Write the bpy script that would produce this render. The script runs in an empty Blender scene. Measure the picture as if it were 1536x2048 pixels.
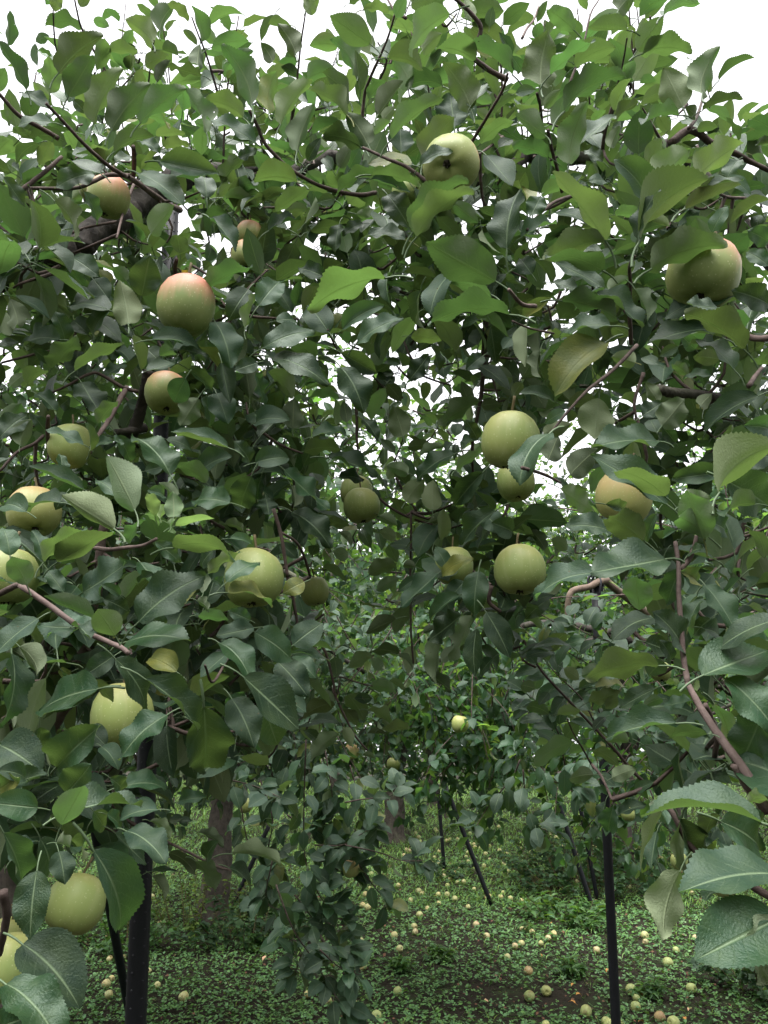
import bpy, math, random
import numpy as np
from mathutils import Matrix, Vector, noise

random.seed(7)
RNG = np.random.default_rng(11)
SC = bpy.context.scene
COL = SC.collection
R = math.radians

# ------------------------------------------------------------------ camera, sky, sun, exposure
FPX, PITCH, CAM_H = 1577.0, R(16.2), 1.6
cam_d = bpy.data.cameras.new('camera')
cam_d.sensor_fit = 'VERTICAL'
cam_d.sensor_height = 24.0
cam_d.lens = 24.0 * FPX / 2048.0
cam_d.clip_start = 0.02
cam_d.clip_end = 400
cam = bpy.data.objects.new('camera', cam_d)
COL.objects.link(cam)
cam.location = (0, 0, CAM_H)
cam.rotation_euler = (R(90) + PITCH, 0, 0)
SC.camera = cam

SUN_EL, SUN_AZ = R(72), R(200)
world = bpy.data.worlds.new('World')
SC.world = world
world.use_nodes = True
wn, wl = world.node_tree.nodes, world.node_tree.links
wn.clear()
w_out = wn.new('ShaderNodeOutputWorld')
w_bg = wn.new('ShaderNodeBackground')
w_sky = wn.new('ShaderNodeTexSky')
w_sky.sky_type = 'NISHITA'
w_sky.sun_disc = False
w_sky.sun_elevation = SUN_EL
w_sky.sun_rotation = SUN_AZ
w_sky.dust_density = 4.0
w_hs = wn.new('ShaderNodeHueSaturation')
w_hs.inputs['Saturation'].default_value = 0.07
w_mix = wn.new('ShaderNodeMixRGB')                 # an even cloud layer over the clear sky
w_mix.inputs[0].default_value = 0.7
w_mix.inputs[2].default_value = (6.1, 6.05, 6.35, 1)
wl.new(w_sky.outputs[0], w_hs.inputs['Color'])
wl.new(w_hs.outputs[0], w_mix.inputs[1])
wl.new(w_mix.outputs[0], w_bg.inputs[0])
wl.new(w_bg.outputs[0], w_out.inputs[0])
w_bg.inputs[1].default_value = 0.056

sun_d = bpy.data.lights.new('sun', 'SUN')
sun_d.energy = 1.5
sun_d.angle = R(60)
sun_d.color = (1, 0.97, 0.93)
sun = bpy.data.objects.new('sun', sun_d)
COL.objects.link(sun)
sun.rotation_euler = (R(90) - SUN_EL, 0, R(180) - SUN_AZ)

SC.view_settings.view_transform = 'Standard'
SC.view_settings.look = 'None'
SC.view_settings.exposure = 2.68
SC.view_settings.gamma = 1
SC.view_settings.use_curve_mapping = False
SC.render.engine = 'CYCLES'
SC.cycles.max_bounces = 10
SC.cycles.diffuse_bounces = 5
SC.cycles.glossy_bounces = 3
SC.cycles.transmission_bounces = 5

# ------------------------------------------------------------------ helpers
CAM = np.array((0, 0, CAM_H))
FWD = np.array((0, math.cos(PITCH), math.sin(PITCH)))
UPV = np.array((0, -math.sin(PITCH), math.cos(PITCH)))
RGT = np.array((1.0, 0, 0))


def at(px, py, d):
    """the point seen at photo pixel (px, py) at d metres in front of the lens plane"""
    return CAM + RGT * ((px - 768) / FPX * d) + UPV * ((1024 - py) / FPX * d) + FWD * d


def on_ground(px, py, z=0.0):
    v = RGT * ((px - 768) / FPX) + UPV * ((1024 - py) / FPX) + FWD
    return CAM + v * ((z - CAM_H) / v[2])


def project(p):
    q = np.asarray(p) - CAM
    d = q @ FWD
    dd = np.where(d > 0.05, d, 1e9)
    return 768 + (q @ RGT) / dd * FPX, 1024 - (q @ UPV) / dd * FPX, d


def unit(v):
    return v / (np.linalg.norm(v) + 1e-12)


def tag(o, label=None, cat=None, group=None, kind=None):
    for k, v in (('label', label), ('category', cat), ('group', group), ('kind', kind)):
        if v:
            o[k] = v
    return o


def empty(name, loc):
    o = bpy.data.objects.new(name, None)
    o.empty_display_size = 0.1
    COL.objects.link(o)
    o.location = loc
    return o


def link(name, me, parent=None, loc=(0, 0, 0)):
    o = bpy.data.objects.new(name, me)
    COL.objects.link(o)
    o.parent = parent
    o.location = loc
    return o


def build_mesh(name, V, loops, starts, totals, mats, uv=None, smooth=True, midx=None):
    me = bpy.data.meshes.new(name)
    V = np.ascontiguousarray(V, dtype=np.float32)
    me.vertices.add(len(V))
    me.vertices.foreach_set('co', V.ravel())
    me.loops.add(len(loops))
    me.loops.foreach_set('vertex_index', np.asarray(loops, dtype=np.int32))
    me.polygons.add(len(starts))
    me.polygons.foreach_set('loop_start', np.asarray(starts, dtype=np.int32))
    if smooth:
        me.polygons.foreach_set('use_smooth', np.ones(len(starts), dtype=bool))
    if midx is not None:
        me.polygons.foreach_set('material_index', np.asarray(midx, dtype=np.int32))
    if uv is not None:
        l = me.uv_layers.new(name='UVMap')
        l.data.foreach_set('uv', np.asarray(uv, dtype=np.float32)[np.asarray(loops)].ravel())
    for m in (mats if isinstance(mats, (list, tuple)) else [mats]):
        me.materials.append(m)
    me.update(calc_edges=True)
    return me


class Tpl:
    """a small mesh kept as arrays: V, faces, per-vertex uv"""
    def __init__(s, V, F, uv=None):
        s.V = np.asarray(V, float)
        s.F = F
        s.uv = np.asarray(uv, float) if uv is not None else np.zeros((len(V), 2))
        s.tot = np.array([len(f) for f in F])
        s.loops = np.concatenate([np.asarray(f) for f in F])
        s.starts = np.concatenate(([0], np.cumsum(s.tot)[:-1]))

    def mesh(s, name, mat):
        return build_mesh(name, s.V, s.loops, s.starts, s.tot, mat, s.uv)


def join_tpls(lst):
    V, F, uv, o = [], [], [], 0
    for t in lst:
        V.append(t.V); uv.append(t.uv)
        F += [tuple(i + o for i in f) for f in t.F]
        o += len(t.V)
    return Tpl(np.concatenate(V), F, np.concatenate(uv))


def scatter_mesh(name, batches, mat):
    """batches: [(Tpl, M (N,3,3), P (N,3))] merged into one mesh"""
    VV, LL, SS, UU, vo, lo = [], [], [], [], 0, 0
    for t, M, P in batches:
        n = len(P)
        if n == 0:
            continue
        V = np.einsum('nij,vj->nvi', M, t.V) + P[:, None, :]
        nv, nl = len(t.V), len(t.loops)
        VV.append(V.reshape(-1, 3))
        LL.append((t.loops[None, :] + (np.arange(n) * nv)[:, None] + vo).ravel())
        SS.append((t.starts[None, :] + (np.arange(n) * nl)[:, None] + lo).ravel())
        UU.append(np.tile(t.uv, (n, 1)))
        vo += n * nv
        lo += n * nl
    return build_mesh(name, np.concatenate(VV), np.concatenate(LL), np.concatenate(SS), None, mat, np.concatenate(UU))


def smooth_path(pts, n=6):
    pts = np.asarray(pts, float)
    if len(pts) < 3:
        t = np.linspace(0, 1, max(3, n))[:, None]
        return pts[0] * (1 - t) + pts[-1] * t
    P = np.vstack((2 * pts[0] - pts[1], pts, 2 * pts[-1] - pts[-2]))
    out = []
    for i in range(1, len(P) - 2):
        for k in range(n):
            t = k / n
            a, b, c, d = P[i - 1], P[i], P[i + 1], P[i + 2]
            out.append(.5 * (2 * b + (c - a) * t + (2 * a - 5 * b + 4 * c - d) * t * t + (3 * b - a - 3 * c + d) * t ** 3))
    out.append(P[-2])
    return np.array(out)


def tube(path, r0, r1, sides=6, rough=0.0, seed=0, cap=True, flare=0.0):
    path = np.asarray(path, float)
    n = len(path)
    T = np.gradient(path, axis=0)
    T /= np.linalg.norm(T, axis=1)[:, None] + 1e-12
    ref = np.array((0, 0, 1.0)) if abs(T[0][2]) < .9 else np.array((1.0, 0, 0))
    V, uv = [], []
    L = np.concatenate(([0], np.cumsum(np.linalg.norm(np.diff(path, axis=0), axis=1))))
    u = unit(np.cross(T[0], ref))
    rs = np.random.default_rng(seed)
    for i in range(n):
        u = unit(u - T[i] * (u @ T[i]))
        w = np.cross(T[i], u)
        f = L[i] / (L[-1] + 1e-9)
        r = r0 + (r1 - r0) * f
        r *= 1 + flare * math.exp(-L[i] / 0.12)
        for k in range(sides):
            a = 2 * math.pi * k / sides
            rr = r * (1 + rough * (rs.random() - .5) * 2)
            V.append(path[i] + (u * math.cos(a) + w * math.sin(a)) * rr)
            uv.append((k / sides, L[i]))
    F = []
    for i in range(n - 1):
        for k in range(sides):
            a, b = i * sides + k, i * sides + (k + 1) % sides
            F.append((a, b, b + sides, a + sides))
    if cap:
        F.append(tuple(range(sides))[::-1])
        F.append(tuple((n - 1) * sides + k for k in range(sides)))
    return Tpl(V, F, uv)


# ------------------------------------------------------------------ materials
def nm(name):
    m = bpy.data.materials.new(name)
    m.use_nodes = True
    m.node_tree.nodes.clear()
    N, K = m.node_tree.nodes, m.node_tree.links

    def node(t, **kw):
        n = N.new('ShaderNode' + t)
        for k, v in kw.items():
            if k.startswith('_'):
                setattr(n, k[1:], v)
            else:
                key = int(k[1:]) if k[0] == 'i' and k[1:].isdigit() else k.replace('_', ' ')
                if isinstance(v, bpy.types.NodeSocket):
                    K.new(v, n.inputs[key])
                else:
                    n.inputs[key].default_value = v
        return n

    def math_(op, a, b=0.0, c=0.0, clamp=False):
        n = node('Math', _operation=op, i0=a, i1=b, i2=c)
        n.use_clamp = clamp
        return n.outputs[0]

    def mix(f, a, b, mode='MIX'):
        n = node('MixRGB', i0=f, i1=a, i2=b)
        n.blend_type = mode
        return n.outputs[0]

    out = node('OutputMaterial')
    return m, node, math_, mix, (lambda s: K.new(s, out.inputs[0]))


def c4(*c):
    return (c[0], c[1], c[2], 1)


def leaf_material(name, top, under, trans, fine=True, tr_fac=0.3):
    m, node, math_, mix, out = nm(name)
    geo, oi = node('NewGeometry'), node('ObjectInfo')
    r1 = math_('FRACT', math_('ADD', geo.outputs['Random Per Island'], oi.outputs['Random']))
    r2 = math_('FRACT', math_('MULTIPLY', r1, 37.7))
    back = geo.outputs['Backfacing']
    val = math_('MULTIPLY_ADD', r1, 0.9, 0.6)
    hue = math_('MULTIPLY_ADD', r2, 0.045, 0.475)
    base = mix(back, c4(*top), c4(*under))
    col = node('HueSaturation', Hue=hue, Saturation=math_('MULTIPLY_ADD', r2, -0.3, 1.08), Value=val, Color=base).outputs[0]
    tcol = node('HueSaturation', Hue=hue, Saturation=1.0, Value=val, Color=c4(*trans)).outputs[0]
    rough = math_('MULTIPLY_ADD', back, 0.28, math_('MULTIPLY_ADD', r2, 0.22, 0.37))
    kw = {}
    if fine:
        uv = node('UVMap')
        sep = node('SeparateXYZ', Vector=uv.outputs[0])
        u, v = sep.outputs[0], sep.outputs[1]
        s = math_('ABSOLUTE', math_('MULTIPLY_ADD', v, 2.0, -1.0))
        cv = node('CombineXYZ', X=u, Y=math_('MULTIPLY', v, 0.6), Z=math_('MULTIPLY', r1, 23.0)).outputs[0]
        nz = node('TexNoise', Vector=cv, Scale=38.0, Detail=3.0)
        wob = math_('MULTIPLY_ADD', nz.outputs[0], 0.05, -0.025)
        ph = math_('FRACT', math_('MULTIPLY', math_('ADD', math_('SUBTRACT', u, math_('MULTIPLY', s, math_('MULTIPLY_ADD', r2, .16, .16))), math_('MULTIPLY', wob, 1.6)), math_('MULTIPLY_ADD', r1, 2.5, 6.0)))
        dv = math_('ABSOLUTE', math_('SUBTRACT', ph, 0.5))
        lat = math_('MULTIPLY', math_('SUBTRACT', 1.0, math_('MULTIPLY', dv, 16.0), clamp=True), math_('SUBTRACT', 1.15, s, clamp=True))
        rib = math_('SUBTRACT', 1.25, math_('MULTIPLY', s, 17.0), clamp=True)
        vein = math_('MAXIMUM', math_('MULTIPLY', lat, 0.36), rib)
        pet = math_('LESS_THAN', u, -0.001)
        vein = math_('MAXIMUM', vein, pet)
        vcol = mix(back, c4(0.15, 0.21, 0.12), c4(0.26, 0.31, 0.18))
        col = mix(math_('MULTIPLY', vein, 0.8), col, vcol)
        # blotches, and the few brown insect spots
        blot = node('TexNoise', Vector=cv, Scale=4.0, Detail=4.0)
        col = mix(math_('MULTIPLY_ADD', blot.outputs[0], 0.9, -0.25, clamp=True), col,
                  mix(0.5, col, c4(0.11, 0.15, 0.05)))
        sp = node('TexVoronoi', Vector=cv, Scale=5.0)
        spot = math_('MULTIPLY', math_('LESS_THAN', sp.outputs['Distance'], math_('MULTIPLY_ADD', r2, 0.14, -0.06)), math_('GREATER_THAN', r2, 0.66))
        hole = math_('MULTIPLY', math_('LESS_THAN', sp.outputs['Distance'], 0.055), math_('GREATER_THAN', r2, 0.86))
        col = mix(math_('MULTIPLY', math_('GREATER_THAN', r1, 0.978), math_('MULTIPLY', blot.outputs[0], 1.1, clamp=True)), col, c4(0.2, 0.19, 0.035))
        col = mix(math_('MULTIPLY', spot, 0.8), col, c4(0.10, 0.045, 0.02))
        hgt = math_('ADD', math_('MULTIPLY', vein, -0.55), math_('ADD', math_('MULTIPLY', nz.outputs[0], 0.55), math_('MULTIPLY', blot.outputs[0], 0.5)))
        bmp = node('Bump', Strength=0.5, Distance=0.002, Height=hgt)
        kw['Normal'] = bmp.outputs[0]
        tcol = mix(math_('MULTIPLY', vein, 0.5), tcol, c4(0.05, 0.1, 0.015))
    p = node('BsdfPrincipled', Base_Color=col, Roughness=rough, **kw)
    p.inputs['Specular IOR Level'].default_value = 0.42
    p.inputs['Specular Tint'].default_value = (0.84, 1.0, 0.88, 1)
    t = node('BsdfTranslucent', Color=tcol)
    ms = node('MixShader', i0=tr_fac, i1=p.outputs[0], i2=t.outputs[0])
    if fine:
        ms = node('MixShader', i0=hole, i1=ms.outputs[0], i2=node('BsdfTransparent').outputs[0])
    out(ms.outputs[0])
    return m


def bark_material(name, a, b, scale=30.0, bump=0.6, moss=0.0):
    m, node, math_, mix, out = nm(name)
    tc, oi = node('TexCoord'), node('ObjectInfo')
    n1 = node('TexNoise', Vector=tc.outputs['Object'], Scale=scale, Detail=8.0, Roughness=0.7)
    mp = node('Mapping', Vector=tc.outputs['Object'], Scale=(1, 1, 0.35))
    n2 = node('TexVoronoi', Vector=mp.outputs[0], Scale=scale * 1.3)
    f = math_('MULTIPLY_ADD', n1.outputs[0], 2.2, -0.6, clamp=True)
    col = mix(f, c4(*a), c4(*b))
    col = mix(math_('MULTIPLY', math_('SUBTRACT', 0.35, n2.outputs['Distance'], clamp=True), 1.4), col, c4(a[0] * .45, a[1] * .45, a[2] * .45))
    if moss:
        n3 = node('TexNoise', Vector=tc.outputs['Object'], Scale=7.0, Detail=5.0)
        col = mix(math_('MULTIPLY', math_('MULTIPLY_ADD', n3.outputs[0], 5.0, -2.7, clamp=True), moss), col, c4(0.16, 0.17, 0.11))
    h = math_('ADD', n1.outputs[0], n2.outputs['Distance'])
    bp = node('Bump', Strength=bump, Distance=0.006, Height=h)
    p = node('BsdfPrincipled', Base_Color=col, Roughness=0.8, Normal=bp.outputs[0])
    p.inputs['Specular IOR Level'].default_value = 0.2
    out(p.outputs[0])
    return m


def apple_material(name, green, blush, amount, rot=0.0, reach=-0.72):
    m, node, math_, mix, out = nm(name)
    tc, oi = node('TexCoord'), node('ObjectInfo')
    sep = node('SeparateXYZ', Vector=tc.outputs['Object'])
    rnd = oi.outputs['Random']
    off = node('CombineXYZ', X=math_('MULTIPLY', rnd, 9.0), Y=0.0, Z=0.0)
    v = node('VectorMath', _operation='ADD', i0=tc.outputs['Object'], i1=off.outputs[0])
    n1 = node('TexNoise', Vector=v.outputs[0], Scale=16.0, Detail=4.0)
    mp = node('Mapping', Vector=v.outputs[0], Scale=(1, 1, 0.1))
    n2 = node('TexNoise', Vector=mp.outputs[0], Scale=120.0, Detail=3.0)
    base = node('HueSaturation', Hue=math_('MULTIPLY_ADD', rnd, -0.02, 0.51), Value=math_('MULTIPLY_ADD', rnd, 0.25, 0.86), Color=c4(*green)).outputs[0]
    base = mix(math_('MULTIPLY_ADD', n1.outputs[0], 1.4, -0.45, clamp=True), base, mix(0.35, base, c4(0.5, 0.42, 0.13)))
    # the side of the fruit that coloured up: shoulders of the stem end
    g = math_('ADD', math_('MULTIPLY', sep.outputs[2], 26.0), math_('MULTIPLY_ADD', n1.outputs[0], 1.3, reach))
    g = math_('ADD', g, math_('MULTIPLY_ADD', n2.outputs[0], 0.9, -0.45))
    bl = math_('MULTIPLY', math_('MULTIPLY', g, 0.9, clamp=True), amount)
    col = mix(bl, base, c4(*blush))
    dots = node('TexVoronoi', Vector=tc.outputs['Object'], Scale=190.0)
    col = mix(math_('MULTIPLY', math_('LESS_THAN', dots.outputs['Distance'], 0.17), 0.35), col, c4(0.55, 0.56, 0.34))
    # pale bloom streaks from the stem, a few scab marks, brown rot on the fallen ones
    col = mix(math_('MULTIPLY_ADD', n2.outputs[0], 1.6, -0.8, clamp=True), col, mix(0.4, col, c4(0.5, 0.5, 0.3)))
    n3 = node('TexNoise', Vector=v.outputs[0], Scale=42.0, Detail=5.0, Roughness=0.7)
    col = mix(math_('MULTIPLY', math_('MULTIPLY_ADD', n3.outputs[0], 9.0, -6.1, clamp=True), 0.75), col, c4(0.11, 0.085, 0.045))
    if rot:
        n4 = node('TexNoise', Vector=v.outputs[0], Scale=13.0, Detail=3.0)
        col = mix(math_('MULTIPLY', math_('MULTIPLY_ADD', n4.outputs[0], 9.0, -5.2, clamp=True), rot), col, c4(0.14, 0.075, 0.035))
    bp = node('Bump', Strength=0.2, Distance=0.003, Height=math_('ADD', n1.outputs[0], math_('MULTIPLY', n3.outputs[0], 0.15)))
    p = node('BsdfPrincipled', Base_Color=col, Roughness=0.46, Normal=bp.outputs[0])
    p.inputs['Specular IOR Level'].default_value = 0.35
    p.inputs['Subsurface Weight'].default_value = 0.06
    p.inputs['Subsurface Radius'].default_value = (0.02, 0.02, 0.008)
    out(p.outputs[0])
    return m


def plain(name, col, rough=0.6, metal=0.0, noise_amt=0.25, scale=40.0, bump=0.1):
    m, node, math_, mix, out = nm(name)
    tc = node('TexCoord')
    n1 = node('TexNoise', Vector=tc.outputs['Object'], Scale=scale, Detail=5.0)
    c = mix(math_('MULTIPLY', n1.outputs[0], noise_amt), c4(*col), c4(col[0] * 2.2 + .01, col[1] * 2.2 + .01, col[2] * 2.1 + .01))
    bp = node('Bump', Strength=bump, Distance=0.002, Height=n1.outputs[0])
    p = node('BsdfPrincipled', Base_Color=c, Roughness=rough, Metallic=metal, Normal=bp.outputs[0])
    p.inputs['Specular IOR Level'].default_value = 0.22
    out(p.outputs[0])
    return m


M_LEAF = leaf_material('apple_leaf', (0.0080, 0.0310, 0.0160), (0.155, 0.195, 0.115), (0.09, 0.175, 0.036))
M_LEAF_FAR = leaf_material('apple_leaf_far', (0.018, 0.050, 0.023), (0.125, 0.17, 0.085), (0.16, 0.32, 0.045), fine=False, tr_fac=0.36)
M_LEAF_LIT = leaf_material('lightened_apple_leaf', (0.022, 0.054, 0.035), (0.15, 0.19, 0.11), (0.10, 0.20, 0.04))  # apple leaf with brightness put into its colour, for the shaded drooping shoots
M_YOUNG = leaf_material('young_leaf', (0.15, 0.235, 0.09), (0.2, 0.29, 0.13), (0.2, 0.36, 0.09), tr_fac=0.35)
M_YELLOW = leaf_material('yellowed_leaf', (0.42, 0.27, 0.03), (0.4, 0.3, 0.08), (0.5, 0.3, 0.03))
M_WEED = leaf_material('weed_leaf', (0.045, 0.11, 0.028), (0.07, 0.14, 0.05), (0.14, 0.3, 0.03), fine=False)
M_CLOVER = leaf_material('clover_leaf', (0.08, 0.185, 0.055), (0.09, 0.19, 0.06), (0.13, 0.28, 0.04), fine=False, tr_fac=0.2)
M_GRASS = leaf_material('grass_blade', (0.15, 0.29, 0.05), (0.15, 0.29, 0.05), (0.17, 0.34, 0.045), fine=False)
M_BARK = bark_material('old_bark', (0.013, 0.011, 0.010), (0.065, 0.056, 0.048), 34.0, 1.0, 0.55)
M_TRUNK = bark_material('trunk_bark', (0.026, 0.022, 0.019), (0.115, 0.095, 0.082), 20.0, 1.0, 0.5)
M_TWIG = bark_material('shoot_bark', (0.04, 0.027, 0.024), (0.115, 0.085, 0.075), 55.0, 0.4)
M_PINK = bark_material('young_bark', (0.085, 0.06, 0.054), (0.17, 0.125, 0.115), 70.0, 0.3)
M_LIMB = bark_material('smooth_limb_bark', (0.09, 0.065, 0.052), (0.19, 0.14, 0.11), 30.0, 0.4, 0.4)
M_AP_G = apple_material('apple_green', (0.225, 0.29, 0.095), (0.36, 0.25, 0.11), 0.3)
M_AP_B = apple_material('apple_blush', (0.215, 0.265, 0.095), (0.50, 0.19, 0.14), 0.95, 0.0, -0.42)
M_AP_O = apple_material('apple_orange', (0.31, 0.325, 0.12), (0.52, 0.27, 0.16), 0.7, 0.0, -0.5)
M_FALL_G = apple_material('windfall_green', (0.30, 0.36, 0.14), (0.45, 0.4, 0.16), 0.4, 0.7)
M_FALL_Y = apple_material('windfall_yellow', (0.42, 0.42, 0.2), (0.6, 0.42, 0.2), 0.5, 0.7)
M_FALL_P = apple_material('windfall_pink', (0.43, 0.39, 0.21), (0.44, 0.26, 0.17), 0.6, 0.7)
M_FALL_B = apple_material('windfall_brown', (0.33, 0.24, 0.12), (0.25, 0.14, 0.08), 0.8, 0.7)
M_STEM = plain('apple_stem', (0.09, 0.07, 0.035), 0.7)
M_CALYX = plain('apple_calyx', (0.02, 0.016, 0.01), 0.9)
M_POLE = plain('black_pole', (0.004, 0.0045, 0.0065), 0.5, 0.0, 0.5, 60.0, 0.25)
M_STRAP = plain('strap', (0.02, 0.02, 0.026), 0.55)
M_DRY = plain('dry_leaf', (0.42, 0.2, 0.06), 0.7, 0, 0.35)
M_PEACH = plain('peach_leaf', (0.5, 0.32, 0.2), 0.7, 0, 0.3)
M_BROWNLEAF = plain('brown_leaf', (0.12, 0.06, 0.04), 0.8, 0, 0.3)

# ------------------------------------------------------------------ leaf shapes
def leaf_tpl(nseg, cols, fold=0.3, arc=0.5, wave=0.04, twist=0.2, serr=0.05, asp=0.29, petiole=True, curl=0.0, ph=0.0, a0=0.0, side_wave=2.2, pet_sides=4):
    """apple leaf of unit length along +x, width along y, upper side +z"""
    V, uv, F = [], [], []
    x = z = 0.0
    nc = len(cols)
    pm = 0.42
    for i in range(nseg + 1):
        t = i / nseg
        th = a0 + arc * (t - 0.35) * 1.2
        if i:
            x += math.cos(th) / nseg
            z -= math.sin(th) / nseg
        if t < pm:
            w = math.sin(math.pi / 2 * t / pm) ** 0.62
        else:
            q = (t - pm) / (1 - pm)
            w = math.cos(math.pi / 2 * q) ** 0.74 * (1 - 0.1 * q * q) * (1 if q < .8 else 1 - (q - .8) * 1.6)
        w *= asp
        tw = twist * (t - .3)
        for s in cols:
            k = 1.0
            dx = 0.0
            if abs(s) > .99 and serr and 0 < i < nseg:
                k = 1 + serr * (1 if i % 2 else -0.6)
                dx = 0.010 if i % 2 else -0.004
            fo = fold * (1 - 0.35 * t) + curl * abs(s)
            y = s * k * w * math.cos(fo)
            h = abs(s) * k * w * math.sin(fo)
            h += wave * (abs(s) ** 1.5) * math.sin(2 * math.pi * side_wave * t + ph + (1.9 if s > 0 else 0)) * min(1, 5 * t * (1.15 - t))
            yy = y * math.cos(tw) - h * math.sin(tw)
            hh = y * math.sin(tw) + h * math.cos(tw)
            V.append((x + math.sin(th) * hh + dx, yy, z + math.cos(th) * hh))
            uv.append((t, .5 + .5 * s))
    for i in range(nseg):
        for j in range(nc - 1):
            a = i * nc + j
            F.append((a, a + nc, a + nc + 1, a + 1))
    T = Tpl(V, F, uv)
    if petiole:
        L = 0.3
        pts = [(0.02, 0, 0.0), (-L * .35, 0, -0.012), (-L * .7, 0, -0.045), (-L, 0, -0.1)]
        p = tube(pts if pet_sides > 3 else pts[::3] if False else [pts[0], pts[2], pts[3]], 0.013, 0.017, pet_sides, cap=False)
        p.uv = np.tile((-0.5, 0.5), (len(p.V), 1))
        T = join_tpls([T, p])
    return T


C5 = (-1, -.5, 0, .5, 1)
C7 = (-1, -.7, -.35, 0, .35, .7, 1)
rv = random.Random(5)
NEAR_V, NEAR_ME, MID_T = [], [], []
for k in range(22):
    prm = dict(fold=rv.uniform(.08, .6), arc=rv.uniform(-.2, .95), wave=rv.uniform(.015, .075), twist=rv.uniform(-.4, .4),
               asp=rv.uniform(.25, .35), ph=rv.uniform(0, 6), curl=rv.uniform(-.15, .35), side_wave=rv.uniform(1.3, 2.6))
    NEAR_V.append(leaf_tpl(46, C7, serr=.032, **prm))
    NEAR_ME.append(NEAR_V[-1].mesh('leaf', M_LEAF))
    prm.pop('wave')
    MID_T.append(leaf_tpl(5, C5, serr=0, wave=.03, pet_sides=3, **prm))
NEAR_YOUNG = [t.mesh('young_leaf', M_YOUNG) for t in NEAR_V[:6]]
NEAR_YELLOW = [t.mesh('yellowed_leaf', M_YELLOW) for t in NEAR_V[6:9]]
FAR_T = [leaf_tpl(3, (-1, 0, 1), fold=rv.uniform(.1, .6), arc=rv.uniform(0, 1.0), wave=0, twist=rv.uniform(-.5, .5), serr=0, asp=.3, petiole=False) for _ in range(8)]
FAR_ME = None
BACK_T = [leaf_tpl(2, (-1, 1), fold=0, arc=rv.uniform(.1, .9), wave=0, twist=rv.uniform(-.6, .6), serr=0, asp=.34, petiole=False) for _ in range(5)]
LOW_T = [leaf_tpl(2, (-1, 0, 1), fold=rv.uniform(.1, .5), arc=rv.uniform(.2, .9), wave=0, twist=rv.uniform(-.4, .4), serr=0, asp=.33, petiole=False) for _ in range(5)]
MIDOBJ_T = [leaf_tpl(6, (-1, -.5, 0, .5, 1), fold=rv.uniform(.1, .55), arc=rv.uniform(0, .95), wave=.03, twist=rv.uniform(-.5, .5), serr=0, asp=.3, ph=k) for k in range(12)]
MIDLIT_ME = [t.mesh('leaf', M_LEAF_LIT) for t in MIDOBJ_T]
MIDOBJ_ME = [t.mesh('leaf', M_LEAF) for t in MIDOBJ_T]


def frame(a, n, L, ws=1.0):
    a = unit(a)
    n = unit(n - a * (n @ a))
    b = np.cross(n, a)
    return np.stack((a * L, b * L * ws, n * L), axis=1)


def frames(A, Nn, L, WS=None):
    A = A / np.linalg.norm(A, axis=1)[:, None]
    Nn = Nn - A * np.sum(A * Nn, axis=1)[:, None]
    Nn /= np.linalg.norm(Nn, axis=1)[:, None] + 1e-9
    B = np.cross(Nn, A)
    M = np.stack((A, B, Nn), axis=2)
    return M * L[:, None, None]


class Tree:
    def __init__(s, name, base, label, group):
        s.base = np.asarray(base, float)
        s.root = empty(name, base)
        tag(s.root, label, 'tree', group)
        s.M, s.P, s.kind = [], [], []       # leaves
        s.bM, s.bP = [], []                 # leaves made in bulk
        s.twigs = []

    def part(s, name, tpl, mat, kind=None):
        o = link(name, Tpl(tpl.V - s.base, tpl.F, tpl.uv).mesh(name, mat), s.root)
        if kind:
            o['kind'] = kind
        return o

    def leaf(s, M, p, kind=None):
        s.M.append(M); s.P.append(np.asarray(p, float)); s.kind.append(kind)

    def finish(s, obj_meshes, stuff_tpls, mat, n_obj=300, out_tpls=None):
        M = np.concatenate([np.array(s.M).reshape(-1, 3, 3)] + s.bM)
        P = np.concatenate([np.array(s.P).reshape(-1, 3)] + s.bP)
        kinds = s.kind + [None] * (len(P) - len(s.kind))
        tip = P + M[:, :, 0]
        x, y, d = project((P + tip) / 2)
        size = np.linalg.norm(M[:, :, 0], axis=1) * FPX / np.maximum(d, .2)
        vis = (x > -30) & (x < 1566) & (y > -30) & (y < 2078) & (d > .2)
        rank = size * vis + np.array([1e5 if k is not None else 0 for k in kinds]) * vis
        order = np.argsort(-rank)
        chosen = [i for i in order[:n_obj] if vis[i]]
        for i in chosen:
            k = kinds[i]
            src = NEAR_YOUNG if k == 'young' else NEAR_YELLOW if k == 'yellow' else obj_meshes
            o = bpy.data.objects.new('leaf', src[random.randrange(len(src))])
            COL.objects.link(o)
            o.parent = s.root
            m = Matrix.Identity(4)
            for r in range(3):
                for c in range(3):
                    m[r][c] = M[i][r][c]
                m[r][3] = P[i][r] - s.base[r]
            o.matrix_basis = m
            if k == 'young':
                o['label'] = 'young bright pale green leaf'
            elif k == 'yellow':
                o['label'] = 'yellowed leaf'
        mask = np.ones(len(P), bool)
        mask[chosen] = False
        idx = np.nonzero(mask)[0]
        if len(idx):
            b = []
            for sel, tp in ((vis[idx], stuff_tpls), (~vis[idx], out_tpls or stuff_tpls)):
                jj = idx[sel]
                kk = RNG.integers(0, len(tp), len(jj))
                for k, t in enumerate(tp):
                    j = jj[kk == k]
                    b.append((t, M[j], P[j] - s.base))
            o = link('foliage', scatter_mesh('foliage', b, mat), s.root)
            o['kind'] = 'stuff'
        if s.twigs:
            t = join_tpls(s.twigs)
            o = link('twigs', Tpl(t.V - s.base, t.F, t.uv).mesh('twigs', M_TWIG), s.root)
            o['kind'] = 'stuff'
        return len(chosen), len(idx)


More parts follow.
